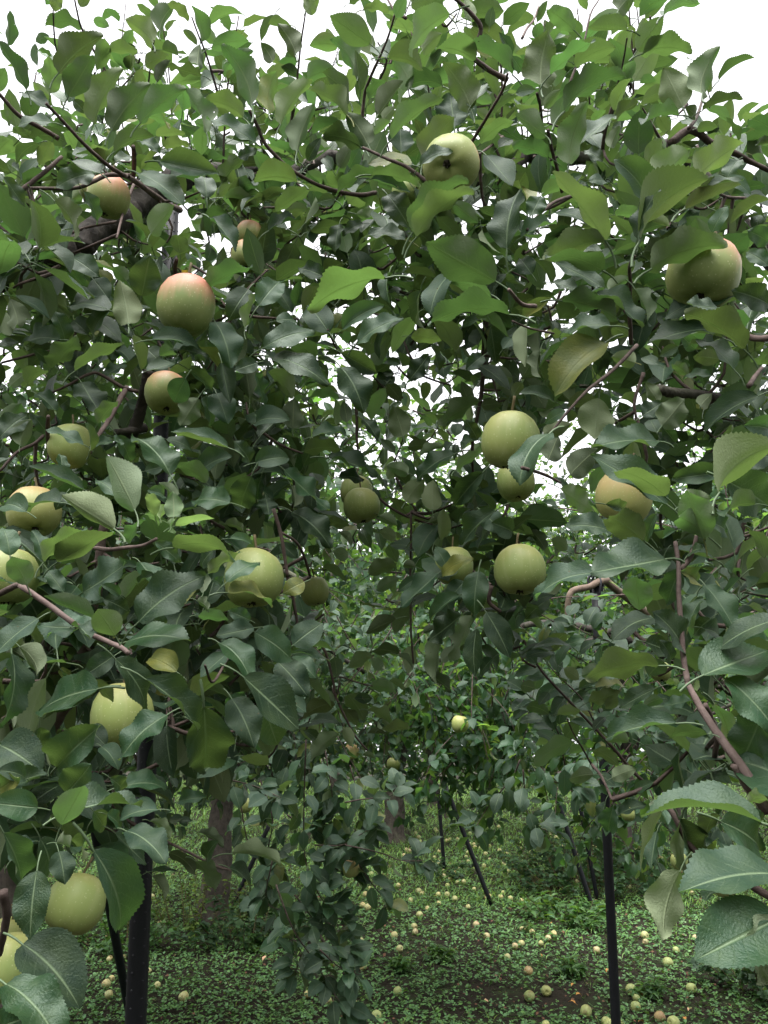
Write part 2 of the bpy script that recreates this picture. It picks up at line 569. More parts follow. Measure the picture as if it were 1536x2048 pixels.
def traced_leaf(tree, bx, by, tx, ty, w, side, d, kind=None, rng=random):
    """one leaf of the photograph: blade base and tip pixels, seen width, side facing us, distance"""
    B = at(bx, by, d)
    p = math.hypot(tx - bx, ty - by) * d / FPX
    L = max(min(p * rng.uniform(1.04, 1.35), .085), .036, p / .97)
    dz = math.sqrt(max(0, L * L - p * p)) * (1 if rng.random() < .5 else -1)
    T = at(tx, ty, d)
    T = T + unit(T - CAM) * dz * 0.8
    a = unit(T - B)
    v = unit(CAM - (B + T) / 2)
    vn = unit(v - a * (v @ a))
    b = np.cross(a, vn)
    r = (w * d / FPX) / (0.58 * L)
    ws = min(1.35, max(1.0, r))
    ph = math.acos(min(1.0, r) * .97)
    best = None
    for sg in (1, -1):
        n = vn * math.cos(ph) + b * math.sin(ph) * sg
        if side == 'U':
            n = -n
        if best is None or n[2] > best[2]:
            best = n
    M = frame(a, best, np.linalg.norm(T - B), ws)
    tree.leaf(M, B, kind or 'traced')


def cluster(tree, c, dirv, n, L0, L1, rs, twig_from=None, kind=None):
    """spur rosette of n leaves at point c growing along dirv"""
    dirv = unit(dirv)
    u = unit(np.cross(dirv, (0.31, .2, .9)))
    w = np.cross(dirv, u)
    a0 = rs.uniform(0, 6.28)
    for k in range(n):
        an = a0 + k * 2.4
        el = rs.uniform(.15, .95)
        a = unit(dirv * el + (u * math.cos(an) + w * math.sin(an)) + np.array((0, 0, rs.uniform(-.45, .25))))
        L = rs.uniform(L0, L1)
        nn = np.array((rs.uniform(-.7, .7), rs.uniform(-.95, .45), 1.0))
        pos = c - dirv * rs.uniform(0, .05) + a * L * .3
        tree.leaf(frame(a, nn, L, rs.uniform(.88, 1.12)), pos, kind)
    if twig_from is not None:
        mid = (c + twig_from) / 2 + np.array((rs.uniform(-.02, .02), rs.uniform(-.02, .02), -.012))
        tree.twigs.append(tube(smooth_path([twig_from, mid, c], 2), .0035, .0018, 4, cap=False))
# ------------------------------------------------------------------ the traced foliage of the two near trees
# each row: blade base x, y, blade tip x, y, seen width (all in thirds of a photo pixel from the tile's corner),
# side facing us (0 underside, 1 upper side), distance in metres
LEAVES = {
 (0, 0): [
  (160,540,-10,240,140,0,1.1),(50,275,60,60,110,0,1.3),(350,440,600,190,170,0,1.1),(410,580,560,330,170,0,1.1),(560,740,710,400,170,0,1.15),
  (670,780,880,490,190,0,1.15),(840,740,1100,510,170,0,1.2),(690,910,915,790,130,0,1.2),(300,560,300,330,150,0,1.3),(310,735,90,735,70,1,1.2),
  (600,1040,400,960,60,1,1.2),(560,1040,320,1110,150,1,1.25),(500,180,270,115,80,0,1.6),(560,120,660,155,90,0,1.6),(295,215,210,250,70,0,1.6),
  (960,970,1315,1040,190,1,1.15),(830,1040,1110,1205,110,1,1.15),(1535,860,1240,690,110,1,1.3),(1240,800,1130,530,110,0,1.35),(1460,710,1245,570,100,0,1.35),
  (1510,630,1380,260,150,0,1.25),(915,265,785,110,110,0,1.5),(960,190,1020,25,80,0,1.5),(910,110,820,15,60,0,1.6),(1215,250,1170,20,120,0,1.4),
  (1130,130,1000,-5,100,0,1.4),(1260,150,1475,50,100,0,1.4),(1268,285,1485,230,115,0,1.4),(1205,450,1005,400,90,0,1.4),(1200,265,1180,415,130,0,1.45),
  (870,390,1005,325,100,0,1.5),(975,300,1095,330,60,0,1.5),(940,490,1025,360,80,0,1.5),(655,310,825,295,100,0,1.6),(560,260,650,275,70,0,1.6),
  (1240,1190,1220,1030,140,1,1.2),(325,1205,508,1445,110,0,1.25),(190,1190,190,1460,130,0,1.25),(505,1150,605,1350,110,1,1.25),(905,1400,1040,1230,130,0,1.3),
  (1080,1520,1060,1395,150,0,1.4),(1260,1310,1425,1485,120,1,1.3),(1330,1100,1470,935,90,0,1.5),(20,1060,150,1240,110,1,1.2),(230,860,75,960,75,0,1.3),
  (310,850,235,990,110,0,1.3),(-30,930,75,820,110,0,1.25),(1430,940,1550,900,70,1,1.4),(690,970,795,925,60,1,1.4),(850,850,965,905,60,1,1.4),
  (940,820,1115,780,70,0,1.45),(990,890,1155,850,90,0,1.5),(860,700,1045,740,75,0,1.35),(-40,560,30,400,130,0,1.2),(0,660,75,760,60,0,1.5),(80,800,180,790,60,0,1.6),
  (300,0,210,-60,60,0,1.5),(330,70,350,-60,90,0,1.5),(480,40,540,-70,80,0,1.5),(230,300,320,340,50,0,1.6),(1100,180,1190,270,90,0,1.5),(1390,420,1360,480,60,0,1.5),
  (1440,600,1400,470,70,0,1.55),(1380,360,1520,300,90,0,1.5),(150,560,290,650,90,1,1.3),(440,600,520,680,90,1,1.4),(380,700,460,800,80,0,1.3),(1260,560,1130,700,70,1,1.5)],
 (512, 0): [
  (685,265,445,92,170,0,1.3),(485,270,325,262,100,0,1.4),(600,425,480,225,115,0,1.35),(625,545,600,300,95,0,1.35),(240,325,150,145,115,0,1.4),
  (205,150,75,140,60,0,1.45),(300,70,370,-20,95,0,1.4),(308,478,468,405,100,0,1.4),(560,605,420,420,85,0,1.35),(548,692,338,520,105,0,1.3),
  (730,690,885,487,125,0,1.3),(680,600,772,458,80,0,1.35),(145,750,315,465,155,0,1.25),(245,912,332,625,160,0,1.25),(75,665,92,432,115,0,1.3),
  (338,805,532,708,110,0,1.35),(672,870,555,675,155,0,1.3),(815,835,1112,563,155,0,1.2),(630,885,415,785,80,0,1.3),(500,1005,582,855,115,0,1.35),
  (720,1030,455,1152,95,0,1.3),(688,1050,985,1095,85,0,1.25),(690,1075,925,1155,90,1,1.3),(870,915,865,770,180,1,1.35),(1165,85,868,322,155,0,1.2),
  (795,350,1032,378,130,0,1.35),(830,355,952,532,120,0,1.4),(1122,520,905,480,100,0,1.35),(1315,365,1068,250,135,0,1.2),(1540,450,1245,225,135,0,1.2),
  (1290,658,1148,368,175,0,1.25),(1285,640,1385,498,60,1,1.25),(1190,760,1165,565,175,1,1.35),(1010,965,1168,685,135,0,1.25),(985,1005,1170,880,92,1,1.1),
  (960,1425,1285,1088,170,0,1.1),(940,1395,1245,1022,175,0,1.12),(1440,1690,1018,1455,270,0,1.0),(1505,1495,1560,1095,190,1,1.1),(1380,930,1540,1112,115,1,1.2),
  (120,1275,335,1115,125,0,1.35),(250,1095,-5,1050,105,0,1.25),(475,1190,368,1212,85,1,1.35),(790,1170,925,1355,175,1,1.35),(895,1440,635,1392,85,1,1.35),
  (645,1345,515,1400,80,1,1.4),(500,1345,470,1515,90,1,1.4),(600,1285,738,1345,100,0,1.6),(75,1385,275,1295,95,1,1.3),(310,965,385,825,105,1,1.35),
  (1180,1220,1335,1335,130,0,1.3),(1345,865,1545,690,115,0,1.35),(1455,885,1545,820,60,1,1.4),(935,990,668,960,90,1,1.3),(110,90,30,250,70,0,1.5),(100,370,40,260,80,0,1.5),
  (240,390,130,350,60,0,1.5),(250,460,150,390,70,0,1.5),(1000,300,1100,200,90,0,1.35),(840,110,900,-30,110,0,1.3),(930,30,1080,-40,110,0,1.3),(1290,120,1250,-20,90,0,1.4),
  (1400,160,1420,40,80,0,1.4),(640,60,800,50,60,0,1.35),(560,20,700,-30,70,0,1.35),(1540,330,1460,190,80,1,1.3),(700,790,790,720,80,0,1.45),(900,940,1000,860,90,0,1.4),
  (460,1020,400,930,110,1,1.4),(560,1010,620,880,110,1,1.4),(1000,820,960,700,80,0,1.5),(760,720,830,640,90,0,1.5),(1470,770,1290,720,70,0,1.4)],
 (1024, 0): [
  (175,512,200,195,180,0,1.05),(230,450,495,225,112,0,1.0),(310,672,645,398,135,0,1.0),(340,985,425,600,215,0,1.0),(415,860,625,685,115,1,1.05),
  (372,182,205,35,150,0,1.2),(150,135,215,0,110,0,1.2),(692,182,455,168,112,0,1.2),(378,402,625,245,155,0,1.15),(750,305,905,95,180,0,1.25),
  (780,325,1078,272,130,0,1.25),(910,92,1112,0,95,0,1.2),(1025,645,908,405,180,0,1.2),(1140,562,1192,305,155,0,1.15),(1240,485,1452,315,75,0,1.2),
  (1140,665,1392,570,85,0,1.2),(1002,692,757,722,95,0,1.15),(615,665,705,445,155,0,1.3),(780,602,925,540,85,0,1.3),(760,925,765,655,195,0,1.3),
  (608,712,752,618,65,0,1.15),(565,1452,248,1022,195,0,.95),(560,1442,178,1535,185,0,.95),(812,1192,635,935,175,1,.95),(770,1442,1115,1005,120,0,.9),
  (752,1432,862,1115,105,1,.9),(1095,1085,1360,850,155,0,.95),(850,1095,1065,895,175,0,1.0),(1035,1255,1375,1110,115,0,1.0),(1110,1130,1390,1075,70,1,1.0),
  (1545,1200,1295,1315,125,0,1.05),(830,1616,1262,1418,210,0,.9),(620,1505,805,1428,115,0,1.0),(615,1290,805,1290,95,0,1.1),(220,945,-5,850,135,0,1.1),
  (200,812,25,685,115,0,1.05),(190,655,295,535,115,0,1.1),(1545,770,1418,698,95,0,1.3),(1360,845,1288,702,65,0,1.3),(1110,770,1222,750,70,0,1.3),
  (180,1182,332,1085,85,0,1.3),(55,1425,275,1315,105,1,1.1),(275,1485,545,1505,95,1,1.1),(1200,1395,1292,1225,105,1,1.1),(1540,1450,1420,1380,110,1,1.1),
  (545,970,430,890,90,1,1.3),(900,830,800,990,110,0,1.2),(1000,860,950,960,90,0,1.2),(1070,1000,1240,900,90,0,1.2),(1540,860,1450,840,70,0,1.3),(1440,930,1540,990,60,0,1.4),
  (1360,960,1280,1070,80,1,1.3),(60,430,0,330,80,1,1.2),(20,560,140,530,80,1,1.2),(450,60,400,-30,90,0,1.2),(640,60,720,-40,110,0,1.2),(500,640,560,580,80,0,1.3),
  (240,500,300,430,70,0,1.25),(100,330,20,290,60,0,1.3),(580,380,680,330,60,0,1.4),(870,700,950,800,90,0,1.3),(590,880,640,760,90,0,1.3),(1290,1060,1440,1160,90,1,1.2),
  (480,740,560,640,80,0,1.2),(320,1100,420,1040,70,1,1.4),(460,1090,590,1080,60,1,1.35),(640,1010,700,1080,70,1,1.4),(170,1180,110,1300,110,1,1.15),(1100,700,1060,640,60,0,1.2),
  (1180,560,1080,300,90,0,1.25),(770,480,850,470,60,0,1.35)],
 (0, 512): [
  (770,408,728,158,192,0,1.15),(850,242,900,-5,205,1,1.2),(800,475,846,690,135,0,1.1),(912,505,1218,522,135,1,1.1),(1290,395,1405,655,155,1,1.15),
  (1330,640,1380,885,155,1,1.2),(1128,680,1295,815,145,1,1.15),(1115,735,1035,885,185,1,1.1),(1190,850,1085,1015,145,0,1.2),(1245,195,1515,38,145,0,1.15),
  (1492,200,1368,375,165,1,1.3),(392,512,325,310,125,1,1.25),(60,258,122,435,155,0,1.3),(655,325,405,268,85,1,1.25),(362,502,85,512,130,1,1.2),
  (310,675,465,488,115,0,1.2),(448,692,745,518,85,0,1.15),(488,758,605,955,145,1,1.2),(588,1005,705,855,105,0,1.1),(-5,1095,175,928,155,1,1.15),
  (120,1135,172,978,115,0,1.15),(502,1132,275,1040,85,1,1.0),(535,1172,528,988,75,1,1.0),(700,1078,805,1255,135,1,1.15),(1022,1315,805,1035,155,1,1.05),
  (1372,1152,1025,1058,95,1,1.05),(502,1402,172,1262,135,1,.95),(360,1312,372,1175,85,1,1.0),(810,1525,645,1200,175,0,.85),(690,1640,365,1438,205,0,.85),
  (722,1455,575,1325,125,1,.95),(1510,1320,1428,1535,185,1,1.1),(1382,1482,1135,1448,135,1,1.1),(1240,1362,1045,1220,135,0,1.2),(985,1440,895,1400,80,1,.95),
  (1050,1480,975,1350,50,0,.9),(530,470,425,370,100,1,1.3),(168,772,272,655,95,0,1.15),(60,780,150,700,90,0,1.15),(220,828,342,928,95,1,1.2),
  (1300,825,1370,995,155,1,1.2),(1210,850,1290,1030,110,1,1.25),(1470,435,1535,225,55,0,1.2),(1545,640,1408,685,115,1,1.1),(1075,560,1258,600,65,1,1.15),
  (200,560,320,650,110,1,1.3),(280,260,450,330,80,0,1.3),(350,70,540,190,130,0,1.35),(430,10,590,110,120,1,1.3),(560,140,650,250,110,1,1.3),(300,240,480,170,100,0,1.4),
  (60,150,100,270,90,1,1.4),(180,300,270,150,80,0,1.4),(0,330,60,480,100,0,1.3),(0,540,120,500,70,1,1.3),(660,330,520,500,100,1,1.25),(760,150,680,60,100,0,1.35),
  (360,900,420,850,100,1,1.35),(620,730,760,640,80,1,1.35),(880,560,960,630,100,1,1.3),(880,690,1050,640,70,1,1.2),(960,600,1060,560,70,0,1.25),(1000,1100,1180,1160,80,1,1.2),
  (760,880,870,920,70,1,1.4),(280,1060,200,950,100,1,1.25),(560,1130,680,1110,70,1,1.1),(680,1100,740,1120,60,1,1.05),(1500,1240,1410,1100,100,1,1.2),(1200,1300,1370,1180,110,1,1.25),
  (870,1290,980,1260,90,1,1.2),(400,1420,330,1520,100,1,1.05),(130,1500,0,1520,90,1,1.0),(360,1480,150,1500,60,1,1.0)],
 (512, 512): [
  (780,132,288,278,145,0,1.0),(1522,352,1008,340,155,0,.95),(1335,382,1208,412,85,1,.95),(520,442,758,268,155,1,1.2),(610,525,872,345,125,1,1.15),
  (440,462,288,255,175,1,1.25),(45,552,368,418,165,1,1.15),(98,610,455,742,155,1,1.15),(508,580,722,702,185,1,1.2),(508,668,668,925,155,1,1.2),
  (952,368,808,575,135,0,1.2),(930,480,1115,502,95,0,1.2),(990,205,978,455,65,1,1.15),(78,690,238,842,115,0,1.4),(220,1035,228,855,145,0,1.5),
  (338,1085,578,1048,85,1,1.4),(288,1172,522,1138,95,0,1.45),(-5,1240,215,1195,135,1,1.15),(168,1282,432,1535,105,1,1.3),(428,1212,738,1305,85,1,1.5),
  (790,768,872,865,115,0,1.6),(880,1082,828,905,135,0,1.6),(1342,870,1085,1005,125,0,1.5),(910,1150,1060,1130,85,0,1.6),(985,1200,1125,1130,80,0,1.55),
  (1192,1188,935,1335,105,1,1.45),(898,1475,1002,1335,135,0,1.5),(1060,1525,1062,1345,130,0,1.5),(912,1302,785,1255,100,0,1.55),(770,790,688,985,105,0,1.4),
  (1362,1298,1175,1505,205,1,1.3),(1360,600,1260,680,110,1,1.35),(1408,418,1442,645,115,1,1.4),(1192,98,1008,325,115,1,1.1),(1412,232,1165,140,95,0,1.05),
  (545,1000,530,870,90,0,1.55),(500,850,320,830,65,0,1.5),(920,745,1042,588,115,1,1.4),(0,700,50,890,90,1,1.3),(15,300,155,125,175,1,1.2),
  (240,300,270,140,110,1,1.3),(120,390,270,380,90,1,1.3),(800,100,780,280,70,1,1.2),(800,220,800,340,80,0,1.5),(1100,690,1060,520,70,1,1.35),(980,560,1110,430,80,0,1.5),
  (1290,620,1160,560,110,0,1.5),(1340,730,1280,770,80,1,1.4),(200,690,270,760,70,1,1.5),(0,1000,190,960,110,1,1.3),(20,1090,180,950,100,1,1.3),(420,130,250,60,120,1,1.25),
  (660,190,560,260,120,0,1.5),(1350,900,1460,880,90,0,1.5),(1330,1100,1260,980,100,1,1.35),(1240,1160,1340,1060,70,1,1.45),(1350,1180,1480,1080,60,0,1.15),(1200,1280,1340,1180,70,0,1.3),
  (640,980,740,1100,80,1,1.55),(500,1330,660,1330,80,1,1.5),(700,1390,740,1480,40,1,1.6),(210,1380,250,1520,80,0,1.4),(30,1330,0,1480,110,1,1.3),(60,1450,80,1560,120,1,1.3),
  (700,650,760,560,80,0,1.7),(870,650,780,620,70,1,1.6),(1150,420,1100,560,80,0,1.5),(1480,560,1540,480,80,1,1.4),(1440,800,1540,720,90,0,1.5)],
 (1024, 512): [
  (932,1492,475,1185,225,1,.75),(920,1445,605,1240,125,0,.73),(1240,1425,1525,1085,155,0,.7),(1150,1700,1045,1405,190,0,.7),(520,850,495,1100,240,0,1.0),
  (872,1112,480,1122,135,1,.9),(560,520,228,805,195,1,1.0),(592,420,255,462,115,1,1.0),(1478,840,1110,1045,205,1,.85),(1332,682,1070,468,125,1,.95),
  (1390,562,1042,302,175,0,.85),(1235,310,1040,290,65,1,.88),(1332,240,885,335,155,1,.95),(1255,440,815,492,105,1,.95),(298,270,695,362,125,0,.95),
  (488,230,802,402,115,1,.95),(738,200,845,422,85,0,.95),(898,1022,1042,850,155,0,1.0),(225,1065,-5,1335,135,1,.85),(218,1222,275,1085,175,0,1.2),
  (348,1312,505,1158,165,0,1.2),(550,1260,470,1420,100,0,1.15),(188,1072,355,1005,120,0,1.25),(252,872,45,800,95,1,1.1),(322,930,188,1002,95,1,1.05),
  (542,88,198,-42,115,0,.95),(1292,1300,945,1335,225,1,.8),(1290,1350,1565,1500,265,1,.75),(1195,720,1015,720,75,1,1.0),(1245,620,1078,598,125,0,1.1),
  (90,408,80,665,105,0,1.3),(170,570,150,770,80,0,1.35),(290,1395,485,1535,125,0,1.1),(60,760,0,840,110,0,1.3),(1540,290,1340,200,160,1,.95),
  (1250,20,1400,190,80,1,.95),(1540,60,1400,-40,120,1,.9),(1540,650,1440,600,90,0,1.0),(700,480,590,410,110,0,1.15),(880,650,770,600,80,1,1.05),(740,640,600,600,120,0,1.2),
  (1060,720,960,640,90,0,1.1),(1100,560,1010,470,90,1,1.1),(780,960,900,880,110,1,1.1),(980,1120,900,1020,100,1,1.1),(640,1000,760,1080,120,1,1.05),(870,1060,820,960,110,1,1.05),
  (120,110,40,0,110,1,1.1),(260,40,560,190,150,1,1.05),(240,160,420,220,80,1,1.2),(60,380,240,250,130,1,1.1),(580,200,700,130,110,0,1.1),(1000,540,880,600,90,1,1.1),
  (1540,1040,1420,1010,120,1,.8),(1540,1200,1330,1260,150,1,.8),(1010,1500,1180,1440,120,0,.72),(1460,1490,1240,1530,90,0,.7),(560,1490,700,1530,120,1,.78),(130,590,200,760,90,0,1.35),
  (60,730,140,600,120,0,1.4),(880,880,800,760,90,0,1.15),(1130,900,1180,840,90,0,1.1),(1320,1010,1310,1140,70,0,.9)],
 (0, 1024): [
  (498,482,772,305,165,1,1.0),(830,662,1222,340,245,1,.85),(870,1002,1235,1305,210,1,.75),(690,880,930,1195,205,1,.8),(345,302,680,112,135,0,.8),
  (262,302,505,65,105,0,.78),(160,438,65,250,235,0,.7),(60,262,20,70,175,1,.75),(252,292,205,85,115,1,.8),(565,640,262,505,135,0,.7),
  (690,742,585,580,185,0,.68),(552,692,232,690,115,1,.7),(450,690,545,745,70,1,.68),(232,638,-60,860,175,1,.7),(592,1060,202,1175,195,1,.8),
  (592,1065,255,1235,100,1,.8),(1002,1218,688,1468,205,1,.8),(1222,1165,1240,1585,325,1,.8),(338,1532,578,1290,255,1,.7),(0,1400,245,1540,245,1,.7),
  (70,848,60,1300,175,1,.75),(240,1290,240,1470,110,1,.85),(1038,215,1458,222,115,0,.85),(1380,160,1530,180,80,1,.88),(1248,372,1435,232,95,0,.95),
  (1358,422,1565,275,145,1,.9),(1365,485,1668,530,105,1,.9),(758,780,1135,728,115,1,.9),(1525,695,1295,745,135,1,.95),(1318,788,1535,985,155,1,.9),
  (1060,960,880,850,140,1,.95),(780,192,855,15,85,0,.95),(1460,990,1800,1305,210,1,.8),(1390,1120,1540,1400,220,1,.9),(690,860,500,985,205,1,.85),
  (118,808,265,978,115,0,.85),(60,1180,80,1300,45,0,.8),(300,1522,395,1335,55,0,.72),(1220,480,1225,355,75,0,.9),(720,500,610,430,100,1,.95),(930,180,1090,300,120,1,.95),
  (840,300,960,460,110,1,1.0),(620,520,790,600,120,1,1.0),(1280,230,1190,330,80,1,.95),(0,170,40,90,70,1,.8),(160,0,0,-70,110,1,.8),(540,10,620,60,80,1,.9),(1360,850,1200,990,120,1,1.0),
  (980,700,880,600,120,1,1.0),(1190,620,1370,640,90,0,1.05),(1500,650,1370,590,110,1,1.0),(380,480,270,330,110,1,.95),(430,960,350,1010,110,1,1.0),(700,330,850,320,90,1,1.05),
  (1370,1210,1460,1080,120,1,1.0),(1300,1290,1120,1320,90,1,1.0),(520,1290,640,1400,120,1,.85),(610,1410,720,1530,110,1,.8),(0,1500,60,1600,120,1,.7),(150,880,40,800,90,0,.9),
  (1350,70,1480,100,65,0,1.1),(560,1010,680,1140,90,0,.85),(1330,450,1290,400,60,1,.95),(930,380,810,430,70,1,.95),(1180,530,1270,590,70,0,1.0)],
 (512, 1024): [
  (-10,720,240,885,175,1,.95),(220,800,405,655,165,1,1.0),(290,420,158,485,155,1,1.0),(1222,500,1008,662,115,1,1.3),(1092,368,868,575,115,1,1.4),
  (1232,618,1038,775,125,1,1.3),(1325,700,1298,985,135,1,1.25),(1380,600,1535,875,185,1,1.2),(1122,738,1058,1025,135,0,1.4),(1008,958,1198,1085,95,0,1.45),
  (1292,618,1178,908,115,0,1.35),(940,800,905,975,115,0,1.7),(862,850,668,818,95,0,1.7),(558,922,692,848,85,0,1.7),(688,880,782,955,85,0,1.7),
  (688,1040,835,1062,95,0,1.8),(800,1010,915,1058,60,0,1.8),(548,1098,662,1245,105,0,1.8),(472,1148,268,1212,95,0,1.6),(668,1190,818,1262,65,0,1.8),
  (758,1300,918,1280,60,0,1.8),(668,1330,800,1320,55,0,1.8),(492,1328,308,1485,115,0,1.6),(520,1290,590,1410,90,0,1.6),(640,1450,718,1480,50,0,1.8),
  (922,560,828,725,115,0,1.6),(842,640,658,725,85,0,1.6),(678,380,852,288,115,0,1.6),(725,470,855,390,90,0,1.6),(960,400,850,470,90,1,1.5),
  (402,335,560,400,65,0,1.6),(1115,380,1290,260,115,1,1.35),(1335,355,1300,625,205,1,1.25),(1435,-5,1212,192,145,1,1.2),(215,0,475,195,130,1,1.4),
  (150,190,250,280,110,1,1.4),(290,65,230,205,80,1,1.4),(60,1200,130,1400,170,1,.95),(130,900,320,1100,190,1,1.0),(200,880,370,980,130,1,1.1),(110,1060,300,1200,140,1,1.1),
  (1150,340,1080,200,110,1,1.4),(1200,330,1120,370,100,1,1.4),(1250,420,1150,530,120,1,1.4),(960,330,870,300,80,0,1.5),(1000,230,800,180,90,1,1.6),(740,120,870,150,90,0,1.6),
  (460,240,580,270,90,0,1.7),(360,200,330,260,80,0,1.8),(1040,60,1150,20,90,0,1.5),(740,20,850,80,110,0,1.5),(500,120,590,220,70,0,1.8),(430,40,560,90,80,0,1.8),
  (470,870,490,990,80,0,1.7),(520,1180,610,1270,70,0,1.8),(390,1080,470,1150,90,0,1.6),(590,1120,700,1120,70,1,1.8),(1540,120,1420,60,120,1,1.2),(1360,0,1480,120,140,1,1.25),
  (850,860,960,940,60,0,1.65),(1000,720,1090,690,70,0,1.5),(1110,900,1200,800,90,0,1.4),(1420,880,1330,985,80,1,1.5)],
 (1024, 1024): [
  (922,282,472,368,215,1,.7),(502,368,85,485,175,1,.72),(762,590,738,385,175,0,.8),(885,922,422,960,155,0,.65),(990,1268,535,1335,215,1,.6),
  (1172,1330,925,1325,105,0,.6),(862,1058,642,1175,135,1,.7),(1140,982,1540,825,225,1,.6),(1280,1000,1640,1335,265,1,.6),(1610,640,1205,805,165,1,.6),
  (1158,438,1355,705,205,1,.75),(1012,338,918,568,155,1,.75),(1030,852,885,585,115,1,.7),(1058,692,1135,498,95,1,.75),(1502,1205,1368,1530,215,1,.6),
  (852,640,585,735,125,1,.75),(1072,1130,905,1165,85,1,.75),(1110,420,1025,350,100,1,.75),(1210,1150,1335,1435,85,0,.7),(1440,1210,1300,1160,130,0,.75),
  (602,120,325,60,115,1,.8),(792,172,555,-5,205,0,.75),(868,10,788,195,115,1,.8),(1182,152,975,-5,195,0,.7),(985,110,880,150,110,1,.8),
  (272,1210,412,1188,95,0,2.1),(90,1165,222,1195,75,0,2.1),(310,940,415,1005,85,0,2.1),(398,1060,515,1010,70,1,2.1),(500,1055,718,1035,55,1,2.1),
  (458,1142,662,1078,85,0,2.1),(362,1380,92,1515,105,0,2.1),(490,1430,645,1505,80,0,2.1),(790,1400,965,1515,125,1,2.1),(112,110,215,232,85,0,2.1),
  (235,160,350,230,110,0,2.1),(70,620,180,690,80,0,2.1),(60,540,0,760,100,1,2.1),(90,60,140,200,90,1,2.1),(40,40,330,60,160,0,2.1),(220,520,70,640,130,1,2.1),
  (1440,110,1540,260,80,0,.9),(1190,60,1310,120,110,1,.8),(880,330,770,310,90,0,.8),(1060,250,1140,210,70,1,.75),(1110,500,1080,700,70,0,.78),(1190,640,1080,740,110,1,.78),
  (1150,700,1280,760,100,1,.75),(800,780,940,830,110,1,.85),(950,900,910,770,80,1,.8),(1420,560,1540,600,90,0,.8),(1380,690,1440,600,110,0,.85),(820,980,920,880,120,0,.8),
  (900,1120,790,1150,90,0,.9),(560,1180,640,1110,90,0,2.1),(220,1080,160,1160,70,1,2.1),(140,1060,40,1030,70,0,2.1),(420,980,560,930,100,0,2.1),(560,1230,480,1300,60,1,2.1),
  (700,1380,560,1350,80,0,2.1),(1260,1230,1340,1500,100,0,.75),(1540,1500,1480,1380,110,1,.7)],
 (0, 1536): [
  (228,240,-60,210,235,1,.6),(370,342,505,100,155,0,.58),(408,272,862,185,155,1,.6),(400,155,545,-20,195,1,.65),(20,388,160,705,205,1,.55),
  (222,612,170,1035,295,1,.55),(558,492,795,1005,310,1,.58),(352,500,395,695,175,1,.65),(135,1058,515,1410,320,1,.55),(35,1298,410,1640,345,1,.5),
  (758,378,1012,535,165,1,.7),(738,112,1025,90,155,1,.75),(945,250,700,290,110,1,.72),(520,380,500,545,90,1,.65),(340,450,470,500,70,0,.6),
  (1075,200,1230,170,95,1,1.0),(1190,385,1348,462,85,0,1.1),(1390,515,1715,560,90,0,1.05),(1240,540,1290,440,75,1,1.1),(1400,480,1450,385,90,1,1.1),
  (1375,600,1535,715,75,1,1.05),(1170,560,1310,720,85,0,1.1),(1010,510,1195,615,75,0,1.1),(915,650,1010,785,60,0,1.1),(910,620,1080,610,45,1,1.1),
  (150,60,0,0,130,1,.65),(60,120,260,20,130,1,.68),(690,390,880,580,110,1,.72),(900,320,1030,410,80,0,.75),(640,280,740,350,100,1,.7),(560,260,640,380,130,1,.7),
  (240,420,330,680,160,1,.7),(60,560,150,460,110,1,.7),(200,440,60,480,90,1,.65),(660,60,760,150,130,1,.72),(0,1560,200,1480,200,1,.5),(780,560,750,650,70,0,.72),(-20,140,100,60,160,1,.65)],
 (1024, 1536): [
  (1500,330,750,195,190,1,.5),(1620,640,1005,690,250,1,.45),(1600,900,1100,1150,400,1,.42),(1600,900,1390,1170,120,0,.42),(1010,615,868,1030,215,0,.55),
  (900,260,740,605,90,0,.65),(870,380,830,600,120,1,.68),(1000,300,1090,620,180,1,.6),(1250,320,1560,500,240,1,.55),(1165,400,1240,240,130,0,.6),
  (608,235,570,390,140,1,1.0),(560,200,520,360,70,1,1.05),(730,140,850,80,95,1,1.0),(640,280,800,210,90,1,1.0),(490,40,330,60,110,0,1.1),(600,60,740,0,110,0,1.1),
  (520,30,620,110,80,1,1.15),(1460,1100,1490,1290,60,0,.55),(870,560,930,680,60,1,.9),(1160,800,1230,720,90,1,.8),(1020,290,1010,600,40,0,.6),(880,200,870,300,50,0,.7),(1540,200,1420,180,90,0,.5)],
}
YOUNG = [(930,1560,890,1415,115,.86),(1040,1565,1040,1420,115,.86),(1050,1620,1285,1570,52,.86),(960,1580,985,1500,60,.86),(1000,1600,1040,1650,60,.86),(870,1550,960,1600,60,.86)]

